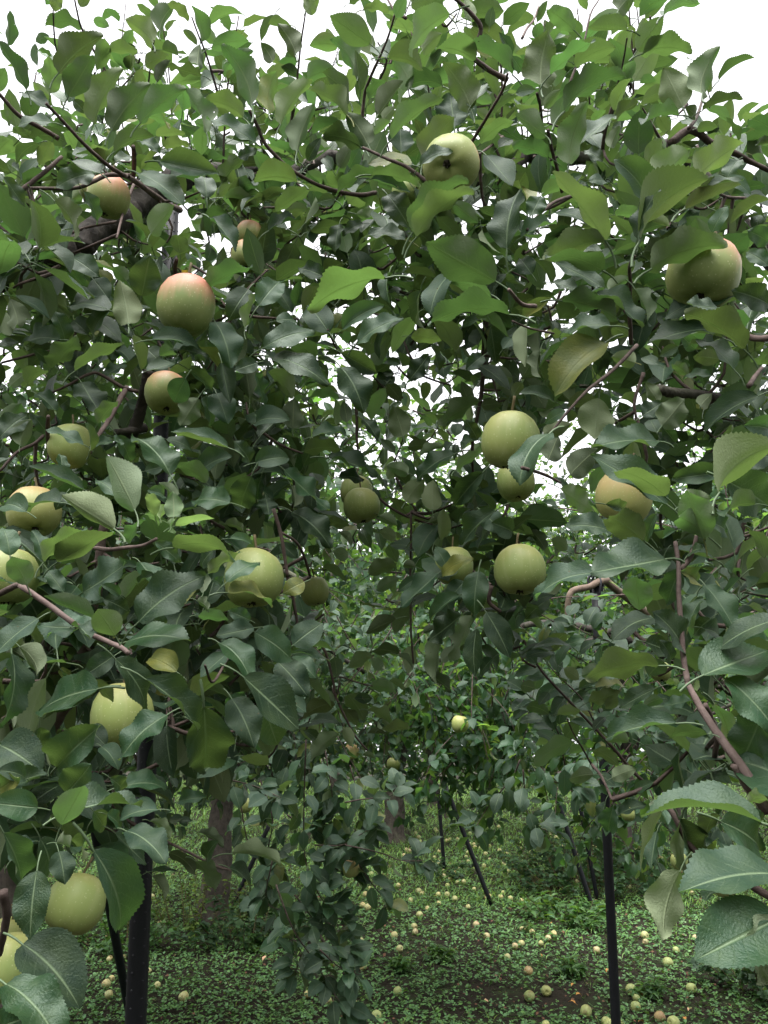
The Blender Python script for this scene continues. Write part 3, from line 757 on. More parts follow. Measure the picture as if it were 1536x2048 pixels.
# shoots and limbs: tree, distance at both ends, radius at both ends, material, points in tile thirds
BR = [
 ('L',(0,0),1.15,1.25,.0022,.0035,'t',[(275,620),(370,720),(530,890),(660,1000),(740,1050)]),
 ('L',(0,0),1.25,1.7,.0036,.007,'p',[(740,1050),(800,1080),(980,1210),(1080,1260)]),
 ('L',(0,0),1.35,1.45,.003,.0045,'t',[(-60,530),(0,570),(110,690),(250,770),(350,830)]),
 ('L',(0,0),1.25,1.3,.0025,.004,'t',[(180,1130),(440,1130),(560,1090),(650,1050),(780,1055)]),
 ('L',(0,0),1.3,1.35,.0045,.003,'t',[(120,1150),(270,1030),(370,940)]),
 ('L',(0,0),1.3,1.4,.006,.005,'t',[(-80,1300),(0,1240),(60,1180)]),
 ('L',(0,0),1.55,1.65,.0015,.0028,'t',[(440,-40),(465,80),(490,170),(560,300),(630,420),(660,560)]),
 ('L',(0,0),1.5,1.6,.0012,.0022,'t',[(318,60),(325,200),(340,300),(400,420)]),
 ('L',(0,0),1.4,1.5,.0012,.0025,'t',[(1150,100),(1190,210),(1235,320),(1290,500),(1330,640)]),
 ('L',(0,0),1.5,1.6,.0012,.0022,'t',[(925,240),(905,380),(890,510),(880,640)]),
 ('L',(0,0),1.5,1.9,.024,.030,'b',[(470,1500),(560,1390),(700,1320),(800,1250),(930,1160),(1100,1060)]),
 ('L',(0,0),1.3,1.5,.0018,.003,'p',[(700,1430),(725,1330),(750,1240),(810,1090)]),
 ('L',(0,0),1.35,1.45,.004,.004,'t',[(800,880),(805,960),(800,1060)]),
 ('L',(0,0),1.45,1.55,.0018,.0028,'t',[(150,1530),(340,1440),(500,1370),(700,1330)]),
 ('L',(512,0),1.3,1.4,.0028,.004,'t',[(-40,660),(10,760),(60,870),(190,1000),(330,1090),(460,1140),(620,1170),(720,1155)]),
 ('R',(512,0),1.25,1.2,.0022,.0035,'t',[(640,885),(780,950),(900,1000),(1040,1100),(1130,1160)]),
 ('L',(512,0),1.4,1.5,.0012,.0022,'t',[(310,-20),(295,90),(268,270),(250,450),(225,650)]),
 ('R',(512,0),1.35,1.5,.0018,.0035,'p',[(835,80),(790,230),(720,390),(680,480),(650,580),(630,800)]),
 ('R',(512,0),1.35,1.4,.003,.0015,'t',[(900,110),(830,60),(780,-20)]),
 ('R',(512,0),1.3,1.35,.003,.005,'t',[(1180,-20),(1290,80),(1350,180),(1300,330),(1400,420),(1510,480)]),
 ('R',(512,0),1.25,1.35,.002,.003,'t',[(1510,440),(1480,540),(1400,680),(1345,770),(1290,860)]),
 ('L',(512,0),1.9,2.1,.013,.016,'b',[(150,1060),(330,980),(430,935),(520,960)]),
 ('R',(512,0),1.9,2.1,.016,.02,'b',[(1240,1060),(1350,1090),(1440,1110),(1550,1110)]),
 ('R',(512,0),1.4,1.6,.0018,.003,'t',[(1330,930),(1390,890),(1480,820)]),
 ('R',(1024,0),1.3,1.45,.0018,.0035,'t',[(830,100),(820,160),(750,270),(690,430),(610,620),(560,780),(545,900)]),
 ('R',(1024,0),1.3,1.35,.007,.004,'t',[(950,860),(1050,785),(1110,795),(1200,860),(1340,920),(1430,970),(1560,1030)]),
 ('R',(1024,0),1.05,1.2,.0022,.003,'t',[(215,780),(240,900),(270,1010),(300,1150)]),
 ('R',(1024,0),1.05,1.15,.002,.0025,'t',[(150,560),(170,640),(180,760)]),
 ('R',(1024,0),2.0,2.2,.018,.015,'b',[(0,1000),(80,930),(200,960),(420,950),(600,960),(800,930),(960,850)]),
 ('R',(1024,0),1.6,1.7,.004,.003,'t',[(135,940),(150,1020),(140,1110)]),
 ('R',(1024,0),1.2,1.35,.0012,.002,'t',[(690,230),(665,380),(640,480),(600,700)]),
 ('R',(1024,0),1.1,1.2,.002,.0012,'p',[(60,230),(90,170),(130,120),(160,40)]),
 ('R',(1024,0),1.2,1.3,.002,.0012,'t',[(330,540),(420,300),(470,90),(520,0)]),
 ('R',(1024,0),1.2,1.35,.003,.0022,'t',[(1060,770),(1110,700),(1150,570)]),
 ('R',(1024,0),1.1,1.3,.0018,.003,'t',[(90,1380),(160,1290),(260,1210),(380,1170)]),
 ('R',(1024,0),1.3,1.4,.0022,.003,'t',[(1040,1160),(1180,1130),(1280,1180),(1400,1190)]),
 ('L',(0,512),1.3,1.35,.0018,.0035,'t',[(290,830),(400,780),(530,710),(600,710),(740,790),(830,815)]),
 ('L',(0,512),1.35,1.4,.008,.011,'b',[(890,690),(870,800),(850,900),(800,1050),(780,1100)]),
 ('L',(0,512),1.2,1.35,.003,.005,'p',[(540,1180),(590,1080),(650,990),(720,860),(760,790)]),
 ('L',(0,512),1.15,1.2,.003,.003,'t',[(290,960),(285,1060),(300,1200)]),
 ('L',(0,512),1.35,1.4,.006,.008,'b',[(690,1060),(790,1050),(870,1030)]),
 ('L',(0,512),1.2,1.3,.002,.003,'t',[(0,1290),(100,1180),(200,1130),(260,1080)]),
 ('L',(0,512),1.3,1.4,.0018,.003,'t',[(10,640),(130,610),(280,575),(400,560)]),
 ('L',(0,512),1.2,1.3,.003,.0035,'t',[(1060,20),(1050,70),(1060,150)]),
 ('L',(0,512),1.25,1.4,.0022,.003,'t',[(1210,170),(1260,240),(1320,290),(1400,330)]),
 ('R',(512,512),1.5,1.55,.006,.003,'t',[(1380,380),(1370,560),(1360,740),(1340,900),(1300,1110)]),
 ('R',(512,512),1.5,1.5,.0025,.0015,'t',[(1380,660),(1420,740),(1460,880)]),
 ('L',(512,512),1.25,1.3,.0018,.0012,'t',[(430,440),(460,510),(500,590)]),
 ('L',(512,512),1.6,1.6,.0035,.002,'t',[(600,880),(605,1000),(605,1090),(620,1240)]),
 ('R',(512,512),1.6,1.65,.0012,.002,'t',[(885,1090),(860,1160),(830,1230)]),
 ('L',(512,512),1.4,1.45,.003,.0018,'t',[(40,1060),(140,1130),(280,1185)]),
 ('R',(512,512),1.6,1.65,.0022,.0018,'t',[(1000,720),(1080,750),(1170,775)]),
 ('R',(512,512),1.6,1.7,.0018,.0025,'t',[(700,720),(770,790),(880,850)]),
 ('R',(512,512),1.75,1.75,.003,.0025,'t',[(715,1420),(780,1490),(900,1560),(1110,1630)]),
 ('R',(512,512),1.7,1.7,.003,.002,'t',[(840,1330),(890,1420),(970,1540)]),
 ('R',(1024,512),.95,1.0,.0022,.003,'p',[(-20,200),(60,290),(140,300)]),
 ('R',(1024,512),1.1,1.15,.0012,.0018,'t',[(0,390),(110,435),(250,465)]),
 ('R',(1024,512),.95,1.05,.002,.003,'t',[(735,0),(705,70),(710,170),(705,340),(715,530)]),
 ('R',(1024,512),1.0,1.15,.0015,.003,'t',[(200,1100),(330,940),(460,800),(600,690),(750,535)]),
 ('R',(1024,512),1.2,1.2,.003,.002,'t',[(790,700),(735,870),(745,970)]),
 ('R',(1024,512),1.2,1.25,.008,.007,'b',[(880,800),(960,820),(1100,830),(1240,850)]),
 ('R',(1024,512),.9,1.0,.004,.003,'p',[(1560,490),(1440,490),(1200,400),(1060,370)]),
 ('R',(1024,512),.85,.9,.003,.002,'t',[(1420,780),(1460,720),(1500,670)]),
 ('R',(1024,512),.8,.9,.002,.0015,'t',[(60,1270),(190,1310),(290,1360)]),
 ('L',(0,1024),.86,.9,.0018,.0028,'p',[(940,160),(860,200),(750,215),(640,225),(520,205),(420,160)]),
 ('L',(0,1024),.72,.78,.0025,.0035,'t',[(150,440),(100,440),(0,490),(-80,520)]),
 ('L',(0,1024),.68,.72,.0022,.0028,'p',[(770,850),(720,810),(560,740),(430,660),(240,520),(120,440)]),
 ('L',(0,1024),1.2,1.25,.007,.009,'p',[(630,40),(600,240),(590,450),(560,560),(500,800),(480,950),(400,1150),(310,1310)]),
 ('L',(0,1024),.95,1.1,.0015,.002,'t',[(1230,920),(1280,1020),(1380,850)]),
 ('L',(0,1024),1.1,1.1,.0018,.0018,'t',[(995,1490),(1000,1350),(1010,1250)]),
 ('R',(512,1024),1.6,1.6,.003,.0018,'t',[(385,780),(430,880),(465,1030),(480,1110),(540,1240),(600,1350),(670,1430)]),
 ('R',(512,1024),1.75,1.75,.0015,.0018,'t',[(700,1045),(600,1020),(510,990),(460,1000)]),
 ('R',(512,1024),1.6,1.6,.0025,.002,'t',[(930,0),(930,200),(925,400),(928,560),(930,720),(945,910)]),
 ('L',(512,1024),1.2,1.2,.003,.0025,'t',[(105,-20),(150,140),(170,260),(190,390)]),
 ('L',(512,1024),1.2,1.3,.002,.0025,'t',[(155,125),(240,180),(290,270),(325,385)]),
 ('R',(512,1024),1.4,1.4,.005,.003,'t',[(1410,440),(1400,540),(1470,600)]),
 ('R',(1024,1024),.58,.66,.0042,.0026,'p',[(1560,1800),(1360,1500),(1240,1340),(1130,1170),(1055,1030)]),
 ('R',(1024,1024),.66,.75,.0026,.0020,'t',[(1055,1030),(1030,880),(1015,700),(1000,500),(1000,340),(980,180)]),
 ('R',(1024,1024),.74,.75,.0026,.0018,'t',[(1010,350),(1060,290),(1090,220),(1110,130)]),
 ('R',(1024,1024),2.1,2.3,.003,.005,'t',[(70,770),(120,860),(190,970),(330,1120),(480,1280),(620,1430),(710,1540),(790,1620)]),
 ('R',(1024,1024),2.1,2.2,.002,.003,'t',[(330,1240),(370,1330),(430,1430),(490,1540)]),
 ('R',(1024,1024),.75,.8,.003,.003,'p',[(1160,1160),(1200,1250),(1240,1340)]),
 ('L',(0,1536),1.1,1.15,.0015,.0022,'p',[(1420,620),(1300,590),(1160,520),(1000,440),(900,380)]),
 ('L',(0,1536),.58,.6,.0032,.0028,'t',[(20,740),(40,880),(20,1000),(-10,1120)]),
 ('R',(1024,1536),1.0,1.1,.0015,.002,'t',[(600,190),(570,120),(530,40),(480,-20)]),
 ('R',(1024,1536),.6,.6,.003,.004,'p',[(1330,-20),(1400,90),(1530,260)]),
 ('R',(1024,1536),.62,.6,.002,.003,'t',[(870,190),(930,230),(980,300),(1100,500),(1390,680),(1560,780)]),
]
BMAT = {'t': M_TWIG, 'p': M_PINK, 'b': M_BARK}
LEFT = Tree('apple_tree', (-2.7, 1.5, 0), 'near apple tree whose low leafy shoots fill the left half before the thick pole', 'apple trees of the orchard')
RIGHT = Tree('apple_tree', (2.6, 1.3, 0), 'near apple tree whose big pale leaves hang in from the right edge', 'apple trees of the orchard')
OF = {'L': LEFT, 'R': RIGHT}
r_t = random.Random(3)
paths = {'L': [], 'R': []}
for side, (ox, oy), d0, d1, ra, rb, mt, pts in BR:
    n = len(pts)
    P = [at(ox + x / 3, oy + y / 3, d0 + (d1 - d0) * i / (n - 1)) for i, (x, y) in enumerate(pts)]
    limb = mt == 'b'
    P = smooth_path(P, 12 if limb else 5)
    OF[side].part('limb' if limb else 'branch', tube(P, ra, rb, 14 if limb else 7, .13 if limb else .12, seed=n), BMAT[mt])
    paths[side].append(P)

for (ox, oy), rows in LEAVES.items():
    for bx, by, tx, ty, w, s, d in rows:
        x0, y0 = ox + bx / 3, oy + by / 3
        x1, y1 = ox + tx / 3, oy + ty / 3
        tr = LEFT if (x0 + x1) / 2 < 640 else RIGHT
        traced_leaf(tr, x0, y0, x1, y1, w / 3, 'T' if s else 'U', d, rng=r_t)
for bx, by, tx, ty, w, d in YOUNG:
    traced_leaf(LEFT, bx / 3, 512 + by / 3, tx / 3, 512 + ty / 3, w / 3, 'U', d, 'young', r_t)
traced_leaf(LEFT, 363, 540, 386, 565, 16, 'U', 1.25, 'yellow', r_t)

# spurs further inside the same crowns: centre, half size in pixels, near and far distance, how many rosettes
FILL = [
 ('L',120,230,240,120,1.5,2.2,10),('L',430,220,240,110,1.5,2.2,9),('L',620,250,160,100,1.5,2.3,6),
 ('L',120,430,200,150,1.4,2.6,34),('L',380,430,200,130,1.5,2.6,30),('L',600,430,160,130,1.5,2.5,26),
 ('L',100,680,170,150,1.35,2.6,32),('L',300,690,170,150,1.4,2.6,30),('L',500,680,150,160,1.35,2.5,38),
 ('L',120,930,190,150,1.3,2.3,32),('L',340,940,170,150,1.3,2.2,34),('L',520,950,110,150,1.4,2.3,24),
 ('L',110,1180,190,140,1.05,2.0,28),('L',330,1200,170,140,1.1,2.0,30),('L',500,1250,130,130,1.2,2.2,20),
 ('L',110,1430,190,130,.95,1.7,26),('L',340,1420,170,110,1.1,1.9,22),('L',490,1440,80,80,1.3,2.2,8),
 ('L',120,1600,160,90,.85,1.4,16),
 ('R',900,170,200,150,1.5,2.2,10),('R',1130,190,180,130,1.4,2.2,9),('R',1330,270,130,70,1.5,2.2,7),('R',1480,330,90,80,1.5,2.3,9),
 ('R',780,400,160,110,1.5,2.5,26),('R',980,420,190,120,1.45,2.5,32),('R',1230,430,200,110,1.3,2.4,32),('R',1460,460,110,120,1.3,2.3,18),
 ('R',760,560,160,70,1.4,2.4,18),('R',930,640,160,110,1.45,2.4,20),('R',1180,640,180,120,1.3,2.4,30),('R',1430,680,150,130,1.2,2.2,28),
 ('R',960,850,100,160,1.5,2.1,15),('R',1170,820,130,60,1.4,2.2,8),('R',1360,870,170,140,1.15,2.0,28),
 ('R',960,1090,100,130,1.45,2.0,18),('R',1420,1080,140,120,1.0,1.8,14),('R',1460,1300,110,120,.9,1.6,7),
 ('R',800,1050,60,150,1.7,2.4,5),('R',1000,1240,90,60,1.4,2.0,6),('R',1470,1480,90,90,.85,1.5,6),
 ('R',640,1330,90,120,1.7,2.4,5),('R',700,780,110,110,1.8,2.6,9),('R',790,830,190,190,2.4,3.6,34),('R',980,720,180,90,2.0,3.2,24),('L',560,800,120,160,2.0,3.0,20),('R',1220,760,160,120,1.9,3.0,16),('R',1150,1010,140,120,2.2,3.4,12),
 ('L',640,1050,130,140,2.2,3.4,14),('R',820,1080,110,150,2.2,3.4,14),('R',780,600,160,70,2.0,3.2,16),('L',300,560,260,200,2.3,3.3,44),('L',80,660,140,260,2.0,3.2,44),('L',60,520,100,60,1.15,1.4,9),('L',200,340,270,120,2.1,3.2,26),('L',520,340,220,120,2.1,3.2,24),('R',830,330,200,120,2.0,3.1,22),('R',1180,330,220,120,2.0,3.0,24),('L',300,170,330,70,1.9,2.8,13),('R',960,150,300,80,1.9,2.6,15),('R',1440,760,130,160,2.0,3.2,22),('R',860,880,200,120,2.6,3.8,26),('R',1300,600,220,160,2.1,3.2,22),
]
r_f = random.Random(21)
# fruit and limbs that hang free of these inner spurs: x, y, seen size, distance
KEEP = [(215,392,84,1.4),(899,325,114,1.18),(1412,545,142,.96),(368,608,115,1.15),(336,785,86,1.3),(73,1022,104,1.15),
 (508,1157,118,1.15),(631,1181,58,1.8),(724,1012,74,1.6),(1017,882,118,1.12),(1036,1141,104,1.22),(1246,992,112,1.0),(243,1432,122,1.0),
 (200,455,50,1.6),(250,425,50,1.65),(290,400,50,1.7),(321,870,30,2.4),(700,800,60,2.4),(860,830,70,2.4),(950,900,40,2.4),(1150,900,40,2.4),(1270,770,40,2.4),(410,215,30,2.4),(296,1530,60,2.2),(283,1700,60,2.2)]
for side, cx, cy, rx, ry, d0, d1, n in FILL:
    allp = np.concatenate(paths[side])
    keep = np.array(KEEP)
    for _ in range(n):
        while True:
            a, b = r_f.uniform(-1, 1), r_f.uniform(-1, 1)
            if a * a + b * b < 1:
                break
        c = at(cx + a * rx, cy + b * ry, r_f.uniform(d0, d1))
        qx, qy, qd = project(c)
        if np.any((np.hypot(keep[:, 0] - qx, keep[:, 1] - qy) < keep[:, 2] * .55 + 75 / qd) & (qd < keep[:, 3] + .06)):
            continue
        dist = np.linalg.norm(allp - c, axis=1)
        j = int(np.argmin(dist))
        src = allp[j] if dist[j] < .13 else c + np.array((r_f.uniform(-.06, .06), r_f.uniform(-.02, .07), r_f.uniform(-.06, .05)))
        cluster(OF[side], c, np.array((r_f.uniform(-1, 1), r_f.uniform(-1, .6), r_f.uniform(-.3, 1))), r_f.randint(4, 7), .062, .09, r_f, src)
# upright shoots of this year standing out of the top
for k in range(24):
    x = r_f.uniform(230, 1330)
    side = 'L' if x < 700 else 'R'
    d = r_f.uniform(1.7, 2.7)
    y1 = r_f.uniform(-60, 130)
    P = smooth_path([at(x, 340, d), at(x + r_f.uniform(-25, 25), (340 + y1) / 2, d - .05), at(x + r_f.uniform(-60, 60), y1, d - .1)], 5)
    OF[side].part('branch', tube(P, .003, .0013, 6, .08), M_TWIG)
    for j in range(15):
        t = (.15 + .85 * (j + r_f.random() * .6) / 15) * (len(P) - 1.01)
        i = int(t)
        p, dv = P[i] + (P[i + 1] - P[i]) * (t - i), unit(P[i + 1] - P[i])
        an = j * 2.4 + k
        a = unit(dv * r_f.uniform(.3, .8) + np.array((math.cos(an), math.sin(an), 0)) + np.array((0, 0, -.1)))
        Lf = r_f.uniform(.052, .078)
        OF[side].leaf(frame(a, np.array((r_f.gauss(0, .5), r_f.gauss(0, .5), 1)) - np.array((math.cos(an), math.sin(an), 0)) * .3, Lf), p + a * Lf * .3)
# the crowns go on outside the frame: above, to both sides and over the camera
for side, sx in (('L', -1), ('R', 1)):
    for _ in range(430):
        c = np.array((sx * r_f.uniform(.55, 3.1), r_f.uniform(.15, 3.4), r_f.uniform(1.0, 3.3)))
        x, y, d = project(c)
        if -60 < x < 1596 and -60 < y < 2100 and d > 0:
            continue
        if np.linalg.norm(c - CAM) < .8:
            continue
        src = c + np.array((r_f.uniform(-.12, .12), r_f.uniform(-.1, .1), -.12))
        cluster(OF[side], c, np.array((r_f.uniform(-1, 1), r_f.uniform(-1, 1), r_f.uniform(-.3, 1))), 7, .065, .09, r_f, src)
# trunks and the scaffold limbs that carry all this
for tr, pts in ((LEFT, [(-2.7, 1.5, -.05), (-2.72, 1.52, .5), (-2.65, 1.55, 1.0), (-2.5, 1.6, 1.35)]), (RIGHT, [(2.6, 1.3, -.05), (2.63, 1.28, .5), (2.58, 1.3, 1.0), (2.4, 1.35, 1.4)])):
    tr.part('trunk', tube(smooth_path(pts, 4), .11, .085, 12, .08, 2, flare=.5), M_TRUNK)
tr = LEFT
tr.part('limb', tube(smooth_path([(-2.5, 1.6, 1.3), (-1.7, 1.75, 1.75), at(-140, 640, 1.6), at(-60, 585, 1.56), at(60, 530, 1.5), at(157, 500, 1.5)], 6), .06, .026, 10, .1, 5), M_BARK)
tr.part('limb', tube(smooth_path([(-2.5, 1.6, 1.3), (-1.8, 1.2, 1.5), (-1.1, .9, 1.5), at(-30, 1197, .79)], 6), .022, .004, 10, .1, 6), M_BARK)
tr.part('limb', tube(smooth_path([at(340, 360, 1.98), at(430, 345, 2.05), at(560, 350, 2.0), at(620, 330, 1.95)], 6), .028, .015, 10, .1, 7), M_BARK)
tr = RIGHT
tr.part('limb', tube(smooth_path([(2.4, 1.35, 1.4), (1.9, 1.7, 2.0), (1.4, 1.9, 2.4), at(1344, 283, 2.15)], 6), .06, .016, 10, .1, 8), M_BARK)
tr.part('limb', tube(smooth_path([(2.4, 1.35, 1.4), (1.5, 1.0, 1.35), (.9, .75, 1.3), at(1545, 1624, .58)], 6), .022, .0045, 10, .1, 9), M_BARK)
for tr, sx, ps in ((LEFT, -1, [(-2.5, 1.6, 1.3), (-1.8, 1.2, 1.5), (-1.1, .9, 1.5), at(-30, 1197, .79)]), (RIGHT, 1, [(2.4, 1.35, 1.4), (1.5, 1.0, 1.35), (.9, .75, 1.3), at(1545, 1624, .58)]),
                   (RIGHT, 1, [(2.4, 1.35, 1.4), (1.9, 1.7, 2.0), (1.4, 1.9, 2.4), at(1344, 283, 2.15)]), (LEFT, -1, [(-2.5, 1.6, 1.3), (-1.7, 1.75, 1.75), at(-140, 640, 1.6)])):
    for q in smooth_path(ps, 12)[4:]:
        for _ in range(3):
            c = q + np.array((r_f.gauss(0, .09), r_f.gauss(0, .09), r_f.uniform(-.05, .16)))
            x, y, d = project(c)
            if (-110 < x < 1646 and -60 < y < 2100 and d > 0) or np.linalg.norm(c - CAM) < .5:
                continue
            cluster(tr, c, c - q + np.array((0, 0, .05)), 6, .06, .085, r_f, q)
print('near', LEFT.finish(NEAR_ME, MID_T, M_LEAF, 300, FAR_T), RIGHT.finish(NEAR_ME, MID_T, M_LEAF, 300, FAR_T))
# ------------------------------------------------------------------ ground
def soil(x, y):
    """0 where plants cover the soil, 1 where it lies bare"""
    n = noise.noise((x * .9, y * .9, 3.1)) * .55 + noise.noise((x * 2.6, y * 2.6, 7.7)) * .35 + noise.noise((x * 7, y * 7, 1.7)) * .2
    b = -.74 + 1.12 * math.exp(-((x - 1.15) / .95) ** 2 - ((y - 5.75) / .55) ** 2) + .45 * math.exp(-((x + .2) / .8) ** 2 - ((y - 7.6) / .8) ** 2)
    b += .35 * math.exp(-((x - .5) / .9) ** 2 - ((y - 6.6) / .6) ** 2)
    b -= .35 * max(0, min(1, (y - 9) / 3)) + .3 * math.exp(-((x + 1.3) / .7) ** 2 - ((y - 5.3) / .6) ** 2)
    return max(0.0, min(1.0, .5 + 1.5 * (n + b)))


def gz(x, y):
    return .035 * noise.noise((x * .35, y * .35, 0)) + .012 * noise.noise((x * 1.7, y * 1.7, 4))


# woods that close the view beyond the last row
xs = np.concatenate((np.linspace(-60, -8, 14)[:-1], np.linspace(-8, 8, 121), np.linspace(8, 60, 14)[1:]))
ys = np.concatenate((np.linspace(-30, 0, 8)[:-1], np.linspace(0, 14, 141), np.linspace(14, 90, 30)[1:]))
V = np.array([(x, y, gz(x, y) - .006 + .012 * noise.noise((x * 9, y * 9, 2))) for y in ys for x in xs])
nx = len(xs)
F = [(j * nx + i, j * nx + i + 1, (j + 1) * nx + i + 1, (j + 1) * nx + i) for j in range(len(ys) - 1) for i in range(nx - 1)]
m, node, math_, mix, out = nm('orchard_soil')
tc = node('TexCoord')
n1 = node('TexNoise', Vector=tc.outputs['Object'], Scale=2.2, Detail=9.0, Roughness=.72)
n2 = node('TexNoise', Vector=tc.outputs['Object'], Scale=45.0, Detail=6.0, Roughness=.7)
col = mix(math_('MULTIPLY_ADD', n2.outputs[0], 2.4, -.8, clamp=True), c4(.012, .010, .008), c4(.045, .036, .026))
col = mix(math_('MULTIPLY_ADD', n1.outputs[0], 5.0, -2.5, clamp=True), col, mix(n2.outputs[0], c4(.02, .035, .012), c4(.05, .085, .03)))
bp = node('Bump', Strength=.8, Distance=.02, Height=math_('ADD', n2.outputs[0], n1.outputs[0]))
p = node('BsdfPrincipled', Base_Color=col, Roughness=.95, Normal=bp.outputs[0])
p.inputs['Specular IOR Level'].default_value = .15
out(p.outputs[0])
tag(link('ground', Tpl(V, F).mesh('ground', m)), kind='structure')

SX = np.arange(-10, 14, .05)


def cover(name, tpls, mat, rings, Lr, up, seed, keep):
    rg = np.random.default_rng(seed)
    Ps, Ls = [], []
    for y0, y1, dens, sc in rings:
        hw = lambda y: .56 * y + .4
        n = int(dens * (y1 - y0) * 2 * hw((y0 + y1) / 2))
        Y = rg.uniform(y0, y1, n)
        X = rg.uniform(-1, 1, n) * hw(Y)
        ok = np.array([rg.random() < keep(x, y) for x, y in zip(X, Y)])
        X, Y = X[ok], Y[ok]
        Z = np.array([gz(x, y) for x, y in zip(X, Y)])
        L = rg.uniform(*Lr, len(X)) * sc
        Ps.append(np.stack((X, Y, Z + rg.uniform(.004, .035, len(X)) * (1 if up < 1 else .1)), 1))
        Ls.append(L)
    P, L = np.concatenate(Ps), np.concatenate(Ls)
    n = len(P)
    az = rg.uniform(0, 6.283, n)
    A = np.stack((np.cos(az), np.sin(az), rg.normal(0, .3, n) if up < 1 else rg.uniform(.9, 3.0, n)), 1)
    Nn = np.stack((rg.normal(0, .35, n), rg.normal(0, .35, n), np.ones(n)), 1) if up < 1 else np.stack((np.sin(az), -np.cos(az), np.full(n, .4)), 1)
    if up >= 1:
        Nn = np.stack((-np.cos(az) * 1.5, -np.sin(az) * 1.5, np.ones(n)), 1)
    M = frames(A, Nn, L)
    if up >= 1:
        M[:, :, 1] *= .22
    kk = rg.integers(0, len(tpls), n)
    o = link(name, scatter_mesh(name, [(t, M[kk == k], P[kk == k]) for k, t in enumerate(tpls)], mat))
    o['kind'] = 'stuff'
    return n


def trif():
    out_ = []
    for k in range(3):
        t = Tpl([(0, 0, 0), (.62, -.46, .07), (1, 0, -.05), (.62, .46, .07)], [(0, 1, 2, 3)])
        c, s_ = math.cos(k * 2.09), math.sin(k * 2.09)
        out_.append(Tpl(t.V @ np.array(((c, s_, 0), (-s_, c, 0), (0, 0, 1))) * .62, t.F, t.uv))
    return join_tpls(out_)


cover('clover', [trif()] + BACK_T[:2], M_CLOVER, [(4.3, 7.0, 1300, 1.04), (7.0, 9.5, 750, 1.2), (9.5, 14, 230, 1.6), (14, 30, 30, 2.6)], (.02, .036), 0, 1,
      lambda x, y: (1 - soil(x, y)) ** 1.3 + .07)
cover('grass', [leaf_tpl(2, (-1, 1), fold=0, arc=.9, wave=0, twist=.3, serr=0, asp=.13, petiole=False)], M_GRASS,
      [(4.3, 6.5, 150, .6), (6.5, 8.5, 320, .75), (8.5, 12, 600, 1.0), (12, 18, 260, 1.4), (18, 34, 80, 2.4)], (.05, .13), 1, 2,
      lambda x, y: max(0, (1 - soil(x, y)) * (.15 + .9 * max(0, min(1, noise.noise((x * .8, y * .8, 9)) * 1.6 + .25 + max(0, min(.7, (y - 8) * .3)))))))
cover('low_weeds', LOW_T, M_WEED, [(4.3, 8, 50, .7), (8, 13, 70, .9), (13, 30, 25, 1.6)], (.04, .085), .5, 3,
      lambda x, y: max(0, (1 - soil(x, y)) * max(0, noise.noise((x * .9, y * .9, 5)) * 2 + .2)))

cover('leaf_litter', LOW_T, M_BROWNLEAF, [(4.3, 8, 70, .8), (8, 14, 25, 1.2)], (.018, .05), .5, 6, lambda x, y: .35 + .65 * soil(x, y))

